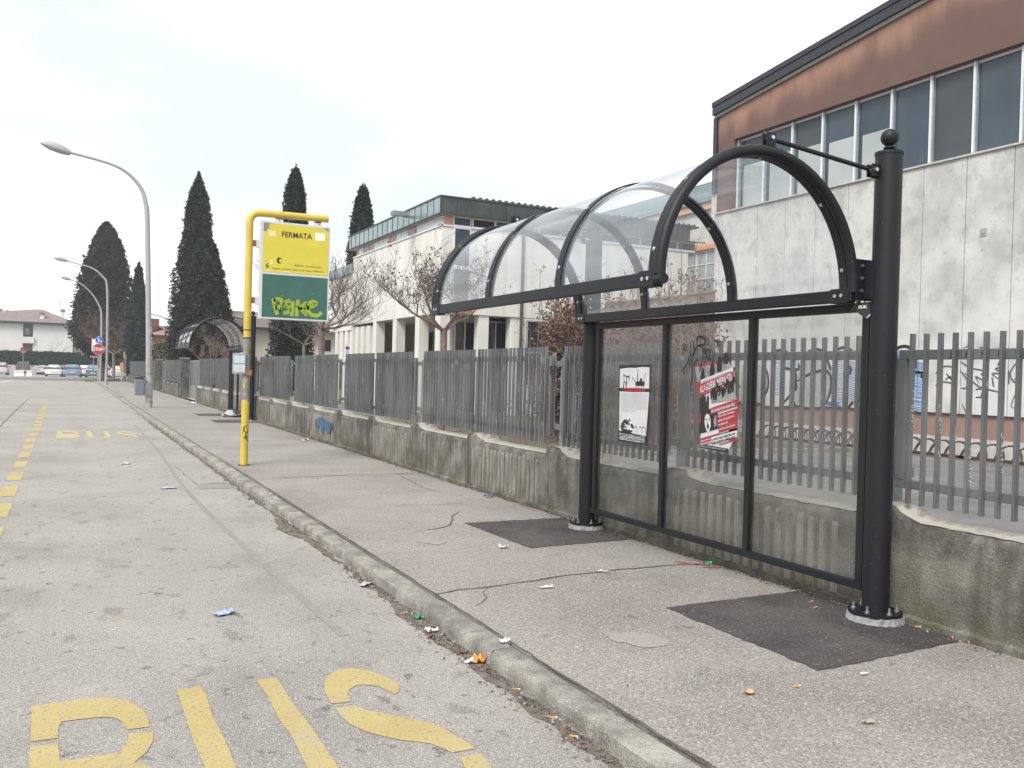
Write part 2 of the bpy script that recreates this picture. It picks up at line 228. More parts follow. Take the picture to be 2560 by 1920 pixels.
# materials
M=dict(
 road=mat('road_asphalt',[(.245,.226,.207),(.288,.267,.245),(.32,.299,.276)],scale=.55,detail=7,rough=.95,bump=.5,bscale=170,spec=.2,
   spots=[(.9,.57,(.175,.16,.15),.5,(1.6,.8,1),.12,5),(3.3,.62,(.15,.14,.132),.6,(1.6,1,1),.07,4),(8,.66,(.11,.10,.095),.7,(1.3,1,1),.03,2),(1.7,.63,(.36,.335,.31),.35,(1,1,1),.1)],
   speck=[(95,.57,(.13,.122,.115),.55),(130,.58,(.56,.54,.51),.6),(70,.64,(.60,.58,.55),.45),(45,.70,(.09,.08,.08),.6)]),
 cross=mat('cross_road_asphalt',[(.15,.148,.15),(.19,.187,.187)],scale=.3,rough=.95,spec=.2,bump=.2),
 park=mat('parking_asphalt',[(.26,.25,.245),(.32,.31,.30)],scale=.2,rough=.95,spec=.2),
 pave=mat('pavement_asphalt',[(.215,.195,.178),(.262,.239,.220),(.300,.275,.255)],scale=.8,detail=7,rough=.95,bump=.7,bscale=120,spec=.2,
   spots=[(1.3,.62,(.16,.145,.135),.5,(1,1,1),.1),(2.3,.66,(.33,.31,.28),.4,(1,1,1),.08),(6.5,.71,(.10,.09,.085),.6,(1,1,1),.02)],
   speck=[(80,.54,(.12,.11,.10),.6),(110,.57,(.50,.475,.445),.6),(60,.63,(.54,.52,.49),.45),(40,.68,(.11,.10,.09),.45)]),
 court=mat('courtyard_asphalt',[(.13,.125,.125),(.19,.185,.18)],scale=.9,detail=6,rough=.95,bump=.3,speck=[(90,.62,(.3,.29,.28),.4)],spec=.2),
 patch=mat('fresh_asphalt',[(.040,.036,.037),(.075,.068,.066)],scale=2,rough=.9,bump=.6,bscale=110,speck=[(60,.66,(.30,.28,.26),.6),(100,.60,(.15,.14,.135),.6)],spots=[(1.8,.52,(.11,.10,.095),.6,(1,1,1),.2,6)],spec=.3),
 kerb=mat('kerb_concrete',[(.17,.16,.142),(.25,.238,.212),(.33,.315,.282)],scale=5,rough=.95,bump=.9,bscale=70,spec=.2,
   spots=[(9,.58,(.14,.135,.125),.7,(1,1,1),.1)],speck=[(120,.60,(.12,.115,.11),.6),(140,.62,(.6,.58,.54),.5)]),
 wallc=mat('stained_concrete',[(.095,.090,.079),(.17,.161,.143),(.255,.240,.212)],scale=3.5,rough=.95,bump=.9,bscale=60,spec=.2,
   streak=((.06,.056,.05),.8,7),moss=((.075,.082,.035),.62,.12,.75),topdark=((.05,.047,.042),.45,.74,.8),
   speck=[(95,.58,(.07,.065,.06),.6),(85,.66,(.36,.34,.30),.4)]),
 wallr=mat('grooved_concrete',[(.085,.08,.07),(.14,.133,.118),(.20,.19,.168)],scale=4,rough=.95,bump=.9,bscale=60,spec=.2,moss=((.06,.065,.03),.55,.12,.7),speck=[(95,.58,(.05,.045,.04),.6)]),
 rib=mat('pale_rib_concrete',[(.15,.142,.124),(.225,.213,.188),(.29,.275,.245)],scale=5,rough=.95,bump=.8,bscale=60,stretch=(1,1,.5),spec=.2,moss=((.085,.085,.045),.5,.14,.7),speck=[(95,.6,(.09,.085,.08),.5)]),  # ribs paler than the grooved concrete behind them
 cope=mat('coping_concrete',[(.33,.305,.265),(.44,.41,.36)],scale=6,rough=.95,bump=.7,bscale=80,speck=[(110,.6,(.15,.14,.12),.6)],spec=.2,spots=[(12,.62,(.2,.19,.13),.5,(1,1,1),.08)]),
 hallw=mat('weathered_white_concrete',[(.58,.575,.55),(.50,.495,.48),(.36,.36,.355)],topdark=((.60,.60,.585),3.9,2.8,.85,1.5),scale=.8,detail=11,rough=.9,bump=.35,bscale=25,lo=.38,hi=.72,spec=.2,
   spots=[(1.1,.49,(.30,.30,.30),.62,(1,1,.8),.18,9),(4,.52,(.30,.30,.29),.45,(1,1,.7),.14,9),(9,.60,(.25,.25,.24),.4,(1,1,1),.1,5)],streak=((.38,.375,.36),.12,5)),
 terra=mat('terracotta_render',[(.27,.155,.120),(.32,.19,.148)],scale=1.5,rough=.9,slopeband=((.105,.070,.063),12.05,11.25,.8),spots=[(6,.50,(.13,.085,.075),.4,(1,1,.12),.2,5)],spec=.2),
 pink=mat('pink_plinth_render',[(.27,.175,.15),(.31,.205,.175)],scale=3,rough=.9,spec=.2),
 fascia=flat('dark_roof_metal',(.035,.037,.048),rough=.45,metal=.3),
 grime=flat('pale_gutter_strip',(.33,.33,.29),rough=.8),
 dark=mat('anthracite_paint',[(.0055,.006,.0095),(.008,.0086,.0125)],scale=30,rough=.5,metal=.0,bump=.12,bscale=500,spec=.38,speck=[(60,.73,(.15,.14,.13),.5)]),
 steel=flat('zinc_bolt',(.6,.6,.6),rough=.3,metal=.9),
 grout=mat('levelling_mortar',[(.20,.205,.21),(.33,.33,.33)],scale=20,rough=.95,bump=.8,bscale=50),
 galv=mat('galvanised_fence',[(.108,.115,.117),(.140,.147,.148),(.172,.178,.178)],scale=3,detail=3,rough=.55,metal=.3,stretch=(1,1,.5),
   objrand=.13,spots=[(14,.66,(.42,.43,.41),.5,(1,1,.3),.04),(3,.6,(.12,.125,.10),.6,(1,1,.5),.1)]),
 galv2=mat('galvanised_frame',[(.20,.215,.22),(.28,.30,.31)],scale=9,rough=.5,metal=.4,spots=[(20,.65,(.5,.5,.48),.5,(1,1,.4),.04)]),
 yellow=mat('yellow_pole_paint',[(.50,.365,.045),(.58,.44,.07)],scale=4,rough=.5,spots=[(16,.70,(.13,.07,.03),.9,(1,1,1.4),.02)]),
 bare=mat('bare_pole_metal',[(.20,.19,.17),(.30,.28,.24)],scale=14,rough=.6,metal=.3,spots=[(18,.60,(.66,.48,.05),.95,(1,1,.6),.02),(9,.66,(.1,.06,.04),.7,(1,1,1),.02)]),
 syel=mat('yellow_sign_face',[(.58,.49,.045),(.62,.53,.055)],scale=4,rough=.35,spots=[(10,.74,(.8,.55,.3),.6,(1,1,1),.03)]),
 sgreen=mat('green_sign_face',[(.030,.105,.085),(.038,.122,.098)],scale=6,rough=.35,spots=[(12,.70,(.2,.33,.28),.35,(1,1,1),.03)]),
 white=flat('white_frame_paint',(.55,.56,.57),rough=.4,v=.04),
 rust=flat('rusty_bracket',(.28,.12,.07),rough=.8,v=.3),
 black=flat('black_print',(.015,.013,.013),rough=.6), brown=flat('dark_brown_print',(.05,.02,.01),rough=.5),
 peel=flat('peeled_sticker',(.78,.62,.33),rough=.6), cream=flat('cream_sticker',(.82,.78,.62),rough=.5), greyp=flat('peeled_corner',(.22,.22,.22),rough=.5),
 lime=flat('lime_spray',(.27,.36,.03),rough=.6,v=.2),
 paper=flat('poster_white',(.58,.58,.60),rough=.7,v=.02), red=flat('poster_red',(.36,.022,.03),rough=.6), grey=flat('poster_grey',(.25,.25,.26),rough=.7,v=.3),
 lamp=flat('lamp_post_paint',(.34,.345,.355),rough=.5,v=.05), lampg=flat('lamp_base_grey',(.36,.35,.34),rough=.7,v=.2),
 sticker=mat('sticker_remains',[(.42,.40,.39),(.34,.20,.20)],scale=9,rough=.7,lo=.45,hi=.55,stretch=(1,1,3)),
 binm=flat('grey_bin_plastic',(.16,.19,.22),rough=.6),
 school=mat('cream_school_render',[(.61,.60,.555),(.69,.68,.64)],scale=.8,rough=.9,streak=((.42,.41,.38),.35,3),spec=.2),
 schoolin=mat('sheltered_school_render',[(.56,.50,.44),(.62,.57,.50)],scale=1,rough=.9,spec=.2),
 salmon=mat('salmon_render',[(.56,.33,.23),(.62,.38,.27)],scale=2,rough=.9,spec=.2),
 orange=flat('orange_lintel_paint',(.72,.28,.12),rough=.8),
 copper=mat('teal_fascia_panel',[(.21,.29,.305),(.29,.37,.385)],scale=2,rough=.3,metal=.35,streak=((.13,.2,.2),.5,4)),
 copperd=mat('dark_fascia_panel',[(.05,.058,.058),(.085,.095,.092)],scale=2,rough=.45,metal=.3,streak=((.11,.12,.11),.5,4)),
 tealtrim=flat('dark_teal_trim',(.03,.06,.06),rough=.5),
 wframe=flat('white_window_frame',(.68,.69,.70),rough=.5,v=.05), alu=flat('aluminium_frame',(.42,.45,.48),rough=.4,metal=.4),
 wdark=mat('dark_window_glass',[(.015,.017,.022),(.03,.033,.04)],scale=.6,rough=.06,spec=.6),
 wblue=mat('frosted_blue_glass',[(.024,.045,.064),(.046,.070,.092)],scale=.45,detail=3,rough=.22,spec=.5,streak=((.09,.105,.115),.4,1)),
 wblue2=mat('grey_film_glass',[(.042,.052,.060),(.06,.07,.078)],scale=.6,rough=.3,spec=.4),
 wpale=mat('pale_window_glass',[(.30,.34,.33),(.40,.43,.42)],scale=.7,rough=.2,spec=.6),
 brick=mat('brown_brick_wall',[(.17,.12,.10),(.24,.17,.145)],scale=6,rough=.9,bump=.4,bscale=30,spec=.2),
 soil=mat('garden_soil',[(.09,.08,.055),(.16,.14,.10)],scale=4,rough=1,bump=.8,bscale=30,spots=[(6,.55,(.06,.085,.03),.7,(1,1,1),.1)]),
 earth=mat('ground_earth',[(.14,.14,.09),(.2,.2,.14)],scale=.2,rough=1),
 grass=mat('grass_blades',[(.05,.085,.025),(.09,.13,.04)],scale=3,rough=.9,island=.3),
 cyp=mat('cypress_foliage',[(.015,.021,.018),(.030,.040,.031)],scale=2.2,rough=.85,island=.45,spec=.15),
 cypb=mat('brownish_cypress_foliage',[(.021,.020,.019),(.038,.035,.031)],scale=1.6,rough=.85,island=.45,spec=.15),
 cypg=mat('green_cypress_foliage',[(.020,.038,.034),(.033,.054,.046)],scale=1.6,rough=.85,island=.4,spec=.15),
 hedge=mat('hedge_foliage',[(.018,.045,.026),(.034,.066,.038)],scale=1.2,rough=.85,island=.4,spec=.15),
 shrub=mat('olive_shrub_foliage',[(.06,.065,.045),(.09,.095,.065)],scale=2,rough=.9,island=.3),
 bark=mat('plane_tree_bark',[(.15,.105,.085),(.27,.20,.165)],scale=7,rough=.9,bump=.5,bscale=30), twig=flat('grey_brown_twigs',(.135,.105,.09),rough=.9,v=.3,island=.2),
 twigr=flat('reddish_twigs',(.17,.105,.08),rough=.9,v=.3,island=.2), dryl=mat('dry_brown_leaves',[(.10,.062,.048),(.19,.125,.095)],scale=5,rough=.9,island=.35),
 seed=flat('dark_seed_clusters',(.055,.04,.035),rough=.9,v=.3), cbark=flat('cypress_bark',(.13,.105,.09),rough=.95,v=.25),
 paint=mat('worn_yellow_road_paint',[(.385,.305,.125),(.44,.355,.165)],scale=2.5,rough=.85,bump=.4,bscale=150,spec=.2,speck=[(80,.60,(.24,.215,.17),.8),(160,.60,(.36,.33,.25),.6)],spots=[(2.5,.55,(.36,.32,.22),.55,(1,1,1),.15,6)]),
 paint2=mat('faded_yellow_road_paint',[(.40,.34,.17),(.48,.41,.22)],scale=5,rough=.9,spec=.2,speck=[(60,.55,(.3,.28,.25),.8)]),
 tar=mat('crack_dirt',[(.075,.067,.058),(.14,.125,.11)],scale=20,rough=1,bump=.6,bscale=80,spec=.1),
 gdirt=mat('gutter_dirt',[(.10,.085,.07),(.19,.17,.15)],scale=14,rough=1,bump=.8,bscale=90,spec=.1,speck=[(90,.6,(.3,.26,.2),.6)]),
 tarl=mat('worn_joint_strip',[(.222,.205,.190),(.262,.244,.227)],scale=9,rough=.95,spec=.2,bump=.4,bscale=140,speck=[(150,.6,(.16,.15,.14),.5),(190,.63,(.5,.48,.46),.6)]),
 cwhite=mat('faded_white_line',[(.42,.41,.40),(.52,.51,.5)],scale=5,rough=.9),
 palep=mat('pale_spilt_mortar',[(.255,.236,.218),(.305,.283,.264)],scale=30,rough=.95,speck=[(110,.6,(.15,.14,.13),.6)]),
 orsp=flat('orange_spray',(.45,.16,.10),rough=.8), rtile=mat('terracotta_roof',[(.25,.165,.135),(.31,.21,.175)],scale=2,rough=.9,bump=.6,bscale=8),
 rtile2=mat('brown_roof_tiles',[(.16,.13,.12),(.22,.18,.16)],scale=2,rough=.9),
 housew=flat('white_house_render',(.66,.645,.615),rough=.9,v=.05,scale=.6), houseg=flat('grey_house_render',(.36,.355,.35),rough=.9), yelw=flat('pale_yellow_render',(.72,.68,.56),rough=.9,v=.04),
 redbrick=mat('red_brick_wall',[(.36,.15,.10),(.42,.20,.14)],scale=2,rough=.9), barr=flat('white_concrete',(.66,.65,.63),rough=.8,v=.06), lwall=flat('pale_low_wall',(.45,.43,.39),rough=.9),
 tyre=flat('tyre_rubber',(.02,.02,.02),rough=.9), rim=flat('wheel_rim',(.35,.35,.36),rough=.4,metal=.6), tail=flat('red_tail_light',(.42,.02,.015),rough=.25), plate=flat('number_plate',(.7,.7,.66),rough=.5),
 cglass=flat('car_glass',(.04,.055,.06),rough=.08,spec=.8), plast=flat('dark_plastic',(.03,.03,.033),rough=.6),
 sblue=flat('blue_sign_face',(.01,.09,.42),rough=.4), sred=flat('red_sign_face',(.42,.02,.035),rough=.4), swhite=flat('white_sign_face',(.75,.75,.75),rough=.4,v=.03),
 orangep=flat('orange_board',(.72,.25,.03),rough=.5), bluesp=flat('blue_spray',(.045,.115,.19),rough=.7,v=.3), bluew=flat('blue_marker_stripes',(.06,.22,.55),rough=.7,v=.2), silv=flat('silver_spray',(.36,.36,.37),rough=.5,v=.1), marker=flat('grey_marker',(.10,.10,.10),rough=.7),
 butt=flat('cigarette_filter',(.6,.27,.06),rough=.8), buttw=flat('cigarette_paper',(.7,.68,.62),rough=.8), lorange=flat('orange_wrapper',(.85,.25,.01),rough=.3), lblue=flat('blue_wrapper',(.30,.36,.52),rough=.35,v=.5,scale=40), lgreen=flat('green_wrapper',(.02,.35,.17),rough=.4),
 leafl=mat('gutter_leaves',[(.10,.075,.055),(.19,.155,.125),(.30,.27,.24)],scale=40,rough=.9,island=.5), rackm=flat('rusty_rack_paint',(.055,.03,.028),rough=.6,v=.4), rackr=flat('red_rack_paint',(.2,.045,.035),rough=.6,v=.4),
)
glassmat('canopy_polycarbonate',(.985,.99,.995),.13,ior=1.8,rough=.04,hazecol=(.78,.88,.98)); glassmat('dusty_pane',(.90,.905,.90),.16,ior=1.45,rough=.05,hazecol=(.42,.415,.40)); glassmat('smoky_canopy',(.97,.975,.985),.16,ior=1.9,rough=.05,hazecol=(.5,.5,.5))  # bluish canopy haze paints in sky reflection; the pane's haze is dust
GC,GP,GSM=MATS['canopy_polycarbonate'],MATS['dusty_pane'],MATS['smoky_canopy']
# ------------------------------------------------ ground
def sheet(name,x0,x1,y0,y1,z,m,sub=None):
    return tag(MB().poly([(x0,y0,z),(x1,y0,z),(x1,y1,z),(x0,y1,z)]).build(name,m,fix=False),kind='structure')
sheet('ground',-4000,4000,-300,6000,-.06,M['earth'])
road=sheet('road',-16,1.957,-12,84.2,RZ,M['road'])
cross=sheet('cross_road',-60,70,84.2,103,RZ-.004,M['cross'])
park=sheet('parking_lot',-60,60,103.004,136,RZ,M['park'])
pv=MB().box(2.12,4.52,-12,82,-.05,PZ).box(1.957,4.52,82.0,82.3,-.05,PZ-.02)
pave=tag(pv.build('pavement',M['pave']),kind='structure')
court=sheet('courtyard',4.75,60,-12,84,PZ-.012,M['court'])
# kerb stones, one metre each
y=-3.93; k=0; base=None
gap=tag(MB().box(1.975,2.12,-6,82,-.05,PZ-.035).build('kerb_bed',M['tar']),kind='structure')
kroot=tag(bpy.data.objects.new('kerb',None),kind='structure'); COL.objects.link(kroot)
def kerbmesh(seed):
    rnd=random.Random(seed); ys=[.007,.022]+[.022+.956*i/6 for i in range(1,6)]+[.978,.993]; vs=[]; fs=[]
    for yy in ys:
        j=lambda a=.0016: rnd.uniform(-a,a); e=.0 if .02<yy<.98 else .010
        vs+=[(1.957+e,yy,-.03),(1.957+e+j(.003),yy,RZ+.03),(1.960+e+j(),yy,PZ-.020+j()-e),(1.976+j(),yy,PZ-.004+j(.003)-e),(2.082+j(),yy,PZ+.001+j(.002)-e),(2.100+j(.006),yy,PZ-.012-e),(2.1,yy,-.03)]
    for i in range(8):
        for q in range(6): fs.append((i*7+q,i*7+q+1,(i+1)*7+q+1,(i+1)*7+q))
    fs+=[tuple(range(7)),tuple(reversed(range(56,63)))]
    return MB().add(vs,fs).build('kerb_stone',M['kerb'],kroot,smooth=True)
kp=[kerbmesh(i) for i in range(7)]
for i in range(86):
    if i<7: o=kp[i]
    else: o=kp[(i*3)%7].copy(); COL.objects.link(o)
    o.location=(random.uniform(-.004,.004),-3.93+i,random.uniform(-.003,.003))
# joints, cracks and patches of the pavement
def crack(pts,wd,name='crack',z=PZ,m='tar',parent=None,jag=.02):
    P=[]
    for i in range(len(pts)-1):
        a,b=Vector(pts[i]),Vector(pts[i+1]); n=max(2,int((b-a).length/.12))
        for q in range(n): t=q/n; P.append((a.x+(b.x-a.x)*t+random.uniform(-jag,jag),a.y+(b.y-a.y)*t+random.uniform(-jag,jag)))
    P.append(pts[-1]); mb=MB(); WSC[0]=1.0 if 'gutter' in name else .62; ribbon(mb,GND,P,wd,h=z+.003,smooth=1,taper=True,jit=.6); WSC[0]=1.0; return mb.build(name,M[m],parent or pave)
crack([(2.12,11.41),(2.41,11.50),(3.16,11.62),(3.77,11.65),(4.49,11.64)],.03)
crack([(2.11,5.21),(2.31,5.27),(2.50,5.25),(2.73,5.32),(3.03,5.35),(3.37,5.40),(3.64,5.43),(4.23,5.39)],.04)
crack([(2.74,7.31),(3.13,7.49),(3.27,7.69),(3.44,8.04),(3.62,8.32)],.02); crack([(3.06,8.85),(3.51,8.80),(3.86,8.81)],.02)
crack([(4.09,11.61),(3.97,10.49),(3.90,10.0),(3.98,9.65)],.014); crack([(2.5,5.25),(2.37,5.03),(2.23,4.85)],.014)
crack([(2.13,17.4),(3.17,17.6),(4.45,17.9)],.022); crack([(2.13,31.5),(4.4,31.2)],.03); crack([(2.13,54),(4.45,53.6)],.08)
crack([(2.13,23),(3,23.1),(4.4,22.8)],.02); crack([(2.12,3.9),(2.12,9),(2.13,14.5)],.022,jag=.004); crack([(2.13,-2),(2.115,3.9)],.03,jag=.006)
crack([(4.49,2.4),(4.47,5),(4.46,9),(4.47,16),(4.46,30)],.05,name='wall_foot_dirt',jag=.02)
crack([(-1.4*RS,-4),(-1.43,12),(-1.40,23.5),(-1.42,26.8),(-1.46,34),(-1.5,45)],.035,z=RZ,parent=road)
crack([(1.57*RS,12.2*RS),(1.8*RS,12.28*RS),(1.93*RS,12.25*RS)],.06,z=RZ,parent=road)
crack([(1.56*RS,12.0*RS),(1.53*RS,11.75*RS),(1.9*RS,11.7*RS)],.02,z=RZ,parent=road)
crack([(1.54*RS,12*RS),(1.5*RS,14)],.012,z=RZ,parent=road)
tp=[(1.56,24.78),(1.49,17.64),(1.36,12.52),(1.35,10.11),(1.39,7.89),(1.43,6.4),(1.47,5.01)]; mb=MB(); ribbon(mb,GND,[(a*RS,b*RS) for a,b in tp],.055,h=RZ+.0022,smooth=6,taper=False,jit=.15)
mb.build('joint_strip',M['tarl'],road)
mb=MB(); mb.poly([(a*RS,b*RS,RZ+.0036) for a,b in ((1.52,12.02),(1.95,12.2),(1.93,11.72),(1.49,11.74))]); mb.build('sunken_drain_patch',M['tarl'],road)
def patch(P,name,m,parent,z,jag=.011,n=24):
    Q=[]
    for i in range(len(P)):
        a=Vector(P[i]); b=Vector(P[(i+1)%len(P)])
        for q in range(n): t=q/n; Q.append((a.x+(b.x-a.x)*t+random.uniform(-jag,jag),a.y+(b.y-a.y)*t+random.uniform(-jag,jag),z))
    return MB().poly(Q).build(name,m,parent)
patch([(3.37,7.62),(3.4,6.34),(4.44,6.40),(4.47,7.6)],'asphalt_patch',M['patch'],pave,PZ+.004)
patch([(3.32,4.40),(3.32,3.15),(4.46,3.22),(4.44,4.43)],'asphalt_patch',M['patch'],pave,PZ+.004)
patch([(3.37,28.0),(3.4,26.9),(4.44,26.9),(4.44,28.0)],'asphalt_patch',M['patch'],pave,PZ+.004)
patch([(3.40,24.7),(3.38,23.5),(4.44,23.5),(4.44,24.7)],'asphalt_patch',M['patch'],pave,PZ+.004)
patch([(2.62,3.98),(2.72,3.80),(2.90,3.76),(2.93,3.92),(2.85,4.05),(2.7,4.1)],'mortar_spill',M['palep'],pave,PZ+.003,.02,4)
patch([(2.62,6.9),(2.72,6.7),(2.85,6.8),(2.75,7.0)],'mortar_spill',M['palep'],pave,PZ+.003,.02,4)
for P_ in ([(4.18,5.40),(4.40,5.34)],[(4.22,5.5),(4.42,5.25)],[(4.30,5.27),(4.42,5.2)]):
    mb=MB(); ribbon(mb,GND,P_,.03,h=PZ+.005,smooth=4,jit=.4); mb.build('orange_spray_mark',M['orsp'],pave)
# yellow road paint
LET=dict(
B=[[(-0.12,4.48),(-0.02,4.49),(0.11,4.49),(0.18,4.47),(0.25,4.42),(0.29,4.35),(0.33,4.23),(0.34,4.13),(0.34,4.04),(0.25,4.04),(0.24,4.13),(0.22,4.18),(0.20,4.21),(0.16,4.23),(0.08,4.24),(0,4.24),(-0.01,4.17),(-0.01,4.06),(-0.11,4.06)],
[(-0.11,4.01),(-0.01,4.00),(0,3.82),(0.07,3.81),(0.15,3.81),(0.21,3.82),(0.24,3.87),(0.25,3.94),(0.25,3.99),(0.35,3.98),(0.34,3.88),(0.31,3.78),(0.28,3.73),(0.26,3.70),(0.31,3.63),(0.34,3.54),(0.35,3.44),(.35,3.25),(.30,3.05),(.2,2.95),(-.12,2.93),(-.12,3.0),(-.11,3.44)]],
U=[[(0.49,4.46),(0.60,4.46),(0.61,4.34),(0.60,4.05),(0.61,3.76),(0.61,3.50),(0.61,3.12),(.64,3.05),(.7,3.02),(.7,2.9),(.6,2.92),(.53,3.0),(0.51,3.12),(0.50,3.54),(0.49,3.81),(0.49,4.16)],
[(0.86,4.45),(0.96,4.45),(0.96,4.31),(0.96,4.02),(0.97,3.80),(0.97,3.34),(0.96,3.1),(.92,2.98),(.84,2.91),(.75,2.9),(.75,3.02),(.82,3.04),(.86,3.12),(0.86,3.39),(0.87,3.72),(0.86,3.94),(0.87,4.21)]],
S=[[(1.12,4.00),(1.13,4.15),(1.15,4.25),(1.18,4.34),(1.23,4.41),(1.28,4.44),(1.35,4.44),(1.40,4.39),(1.45,4.30),(1.48,4.21),(1.49,4.15),(1.49,4.10),(1.46,4.03),(1.43,4.00),(1.41,4.07),(1.39,4.14),(1.34,4.18),(1.30,4.19),(1.25,4.15),(1.22,4.08),(1.21,3.99)],
[(1.12,3.94),(1.22,3.94),(1.24,3.87),(1.31,3.79),(1.39,3.70),(1.46,3.61),(1.49,3.53),(1.51,3.43),(1.53,3.35),(1.53,3.29),(1.43,3.29),(1.41,3.35),(1.38,3.41),(1.28,3.49),(1.22,3.56),(1.17,3.63),(1.13,3.74),(1.12,3.83)],
[(1.44,3.24),(1.53,3.24),(1.53,3.18),(1.52,3.10),(1.48,3.00),(1.40,2.91),(1.29,2.89),(1.15,2.98),(1.12,3.1),(1.22,3.1),(1.28,3.0),(1.38,3.0),(1.42,3.12)]])
for ch,PP in LET.items():
    mb=MB()
    for P in PP: mb.poly([(a*RS,b*RS,RZ+.003) for a,b in P])
    o=mb.build('painted_letter',M['paint'],road); o['label']='large yellow letter %s painted on the road'%ch
    mb=MB()     # the same word, fainter, further up the lane
    for P in PP: mb.poly([((-.22+ (a+.12)*.97)*RS,(20.4+(b-2.9)*1.33)*RS,RZ+.003) for a,b in P])
    o=mb.build('painted_letter',M['paint2'],road); o['label']='faded yellow letter %s painted further up the lane'%ch
dash=None
for i in range(22):
    c=9.0+1.565*i+ (.0 if i else 0); L_=1.0; x0=-.60-.008*i; 
    if c>38: break
    P=[(x0-.085+random.uniform(-.004,.004),c-L_/2),(x0+.085,c-L_/2+.02),(x0+.09,c+L_/2),(x0-.082,c+L_/2-.02)]
    MB().poly([(a*RS,b*RS,RZ+.003) for a,b in P]).build('lane_dash',M['paint'],road,fix=False)
# white lines at the junction
MB().poly([(-14,83.2,RZ+.003),(1.4,83.2,RZ+.003),(1.4,83.8,RZ+.003),(-14,83.8,RZ+.003)]).build('stop_line',M['cwhite'],road,fix=False)
MB().poly([(-5.4,60,RZ+.003),(-5.2,60,RZ+.003),(-3.9,83,RZ+.003),(-4.2,83,RZ+.003)]).build('centre_line',M['cwhite'],road,fix=False)
for i in range(6):
    x=-9+4.1*i; MB().poly([(x,97,RZ+.001),(x+.18,97,RZ+.001),(x-1.3,102.9,RZ+.001),(x-1.48,102.9,RZ+.001)]).build('bay_line',M['cwhite'],cross,fix=False)
# ------------------------------------------------ boundary wall (concrete, with raised humps under the fence posts)
PED=[3.85+2.053*k for k in range(-4,17)]
def humph(y):   # top height at y
    for p in PED:
        if p-.10<=y<=p+.12: return .815
        if p-.34<y<p-.10: t=(p-.10-y)/.24; return .735+.08*(1-t)**2.4
        if p+.12<y<p+.17: t=(y-p-.12)/.05; return .815-.08*t
    return .735
def wall_section(y0,y1,ribs,parent,name='wall_section'):
    ys=[y0]+sorted({round(v,4) for v in [y0+i*.05 for i in range(1,int((y1-y0)/.05)+1)] if y0+.01<v<y1-.01})+[y1]
    mb=MB(); rnd=random.Random(int(y0*100)); vs=[]; fs=[]; nP=8
    for yy in ys:
        h=humph(yy)+rnd.uniform(-.003,.003); e=rnd.uniform(-.004,.004); e-=.018 if any(p-.08<yy<p+.13 for p in PED) else 0
        vs+=[(4.475,yy,-.05),(4.475,yy,PZ+.035+e),(4.50,yy,PZ+.05+e),(4.50+e,yy,h-.05),(4.507+e,yy,h-.028),(4.53+e,yy,h-.004),(4.78,yy,h+.004),(4.78,yy,-.05)]
    n=len(ys)
    for i in range(n-1):
        for q in range(nP-1): fs.append((i*nP+q,i*nP+q+1,(i+1)*nP+q+1,(i+1)*nP+q))
    fs+=[tuple(range(nP)),tuple(range((n-1)*nP,n*nP))]
    mb.add(vs,fs); rbm=MB()
    if ribs:
        y=y0+.24
        while y<y1-.10:
            a=rnd.uniform(-.006,.006); top=.70+rnd.uniform(-.012,.008)
            rbm.add([(4.505,y+a,PZ+.05),(4.486,y+.014+a,PZ+.05),(4.486,y+.052+a,PZ+.05),(4.505,y+.064+a,PZ+.05),(4.512,y+a,top),(4.488,y+.014+a,top-.06),(4.488,y+.052+a,top-.06),(4.512,y+.064+a,top)],
                   [(0,1,5,4),(1,2,6,5),(2,3,7,6),(4,5,6,7),(0,3,2,1)]); y+=.104
    o=mb.build(name,M['wallr'] if ribs else M['wallc'],parent,smooth=True)
    if ribs: tag(rbm.build('ribs',M['rib'],o),kind='stuff')
    # paler worn coping strip
    mb=MB(); vs=[]; fs=[]
    for yy in ys:
        h=humph(yy); vs+=[(4.540+rnd.uniform(-.022,.018),yy,h+.001),(4.785,yy,h+.008),(4.785,yy,h-.03)]
    for i in range(n-1):
        for q in range(2): fs.append((i*3+q,i*3+q+1,(i+1)*3+q+1,(i+1)*3+q))
    c=mb.add(vs,fs).build('coping',M['cope'],o,smooth=True); return o
bw=thing('boundary_wall',(4.6,20,PZ),'low stained concrete wall with ribbed sections and humped top beside the bus shelters','wall')
for k in range(len(PED)-1):
    y0,y1=PED[k]+.05,PED[k+1]+.05
    if y1<2: continue
    if y0>37: break
    o=wall_section(y0+.004,min(y1-.004,37.6),(k%2==0),bw)
    if abs(y0-16.2)<.6:
        mb=MB(); fr=frame3((4.475,17.6,.3),(0,-1,0),(0,0,1),(-1,0,0)); rr=random.Random(5)
        for j in range(11): ribbon(mb,fr,[(j*.12+rr.uniform(-.02,.02)-.1,.05+rr.uniform(-.05,.1)),(j*.12-.08,.2),(j*.12-.1+rr.uniform(-.02,.02),.34-.02*abs(j-4))],.11,smooth=4,jit=.2)
        mb.build('blue_spray_patch',M['bluesp'],o)
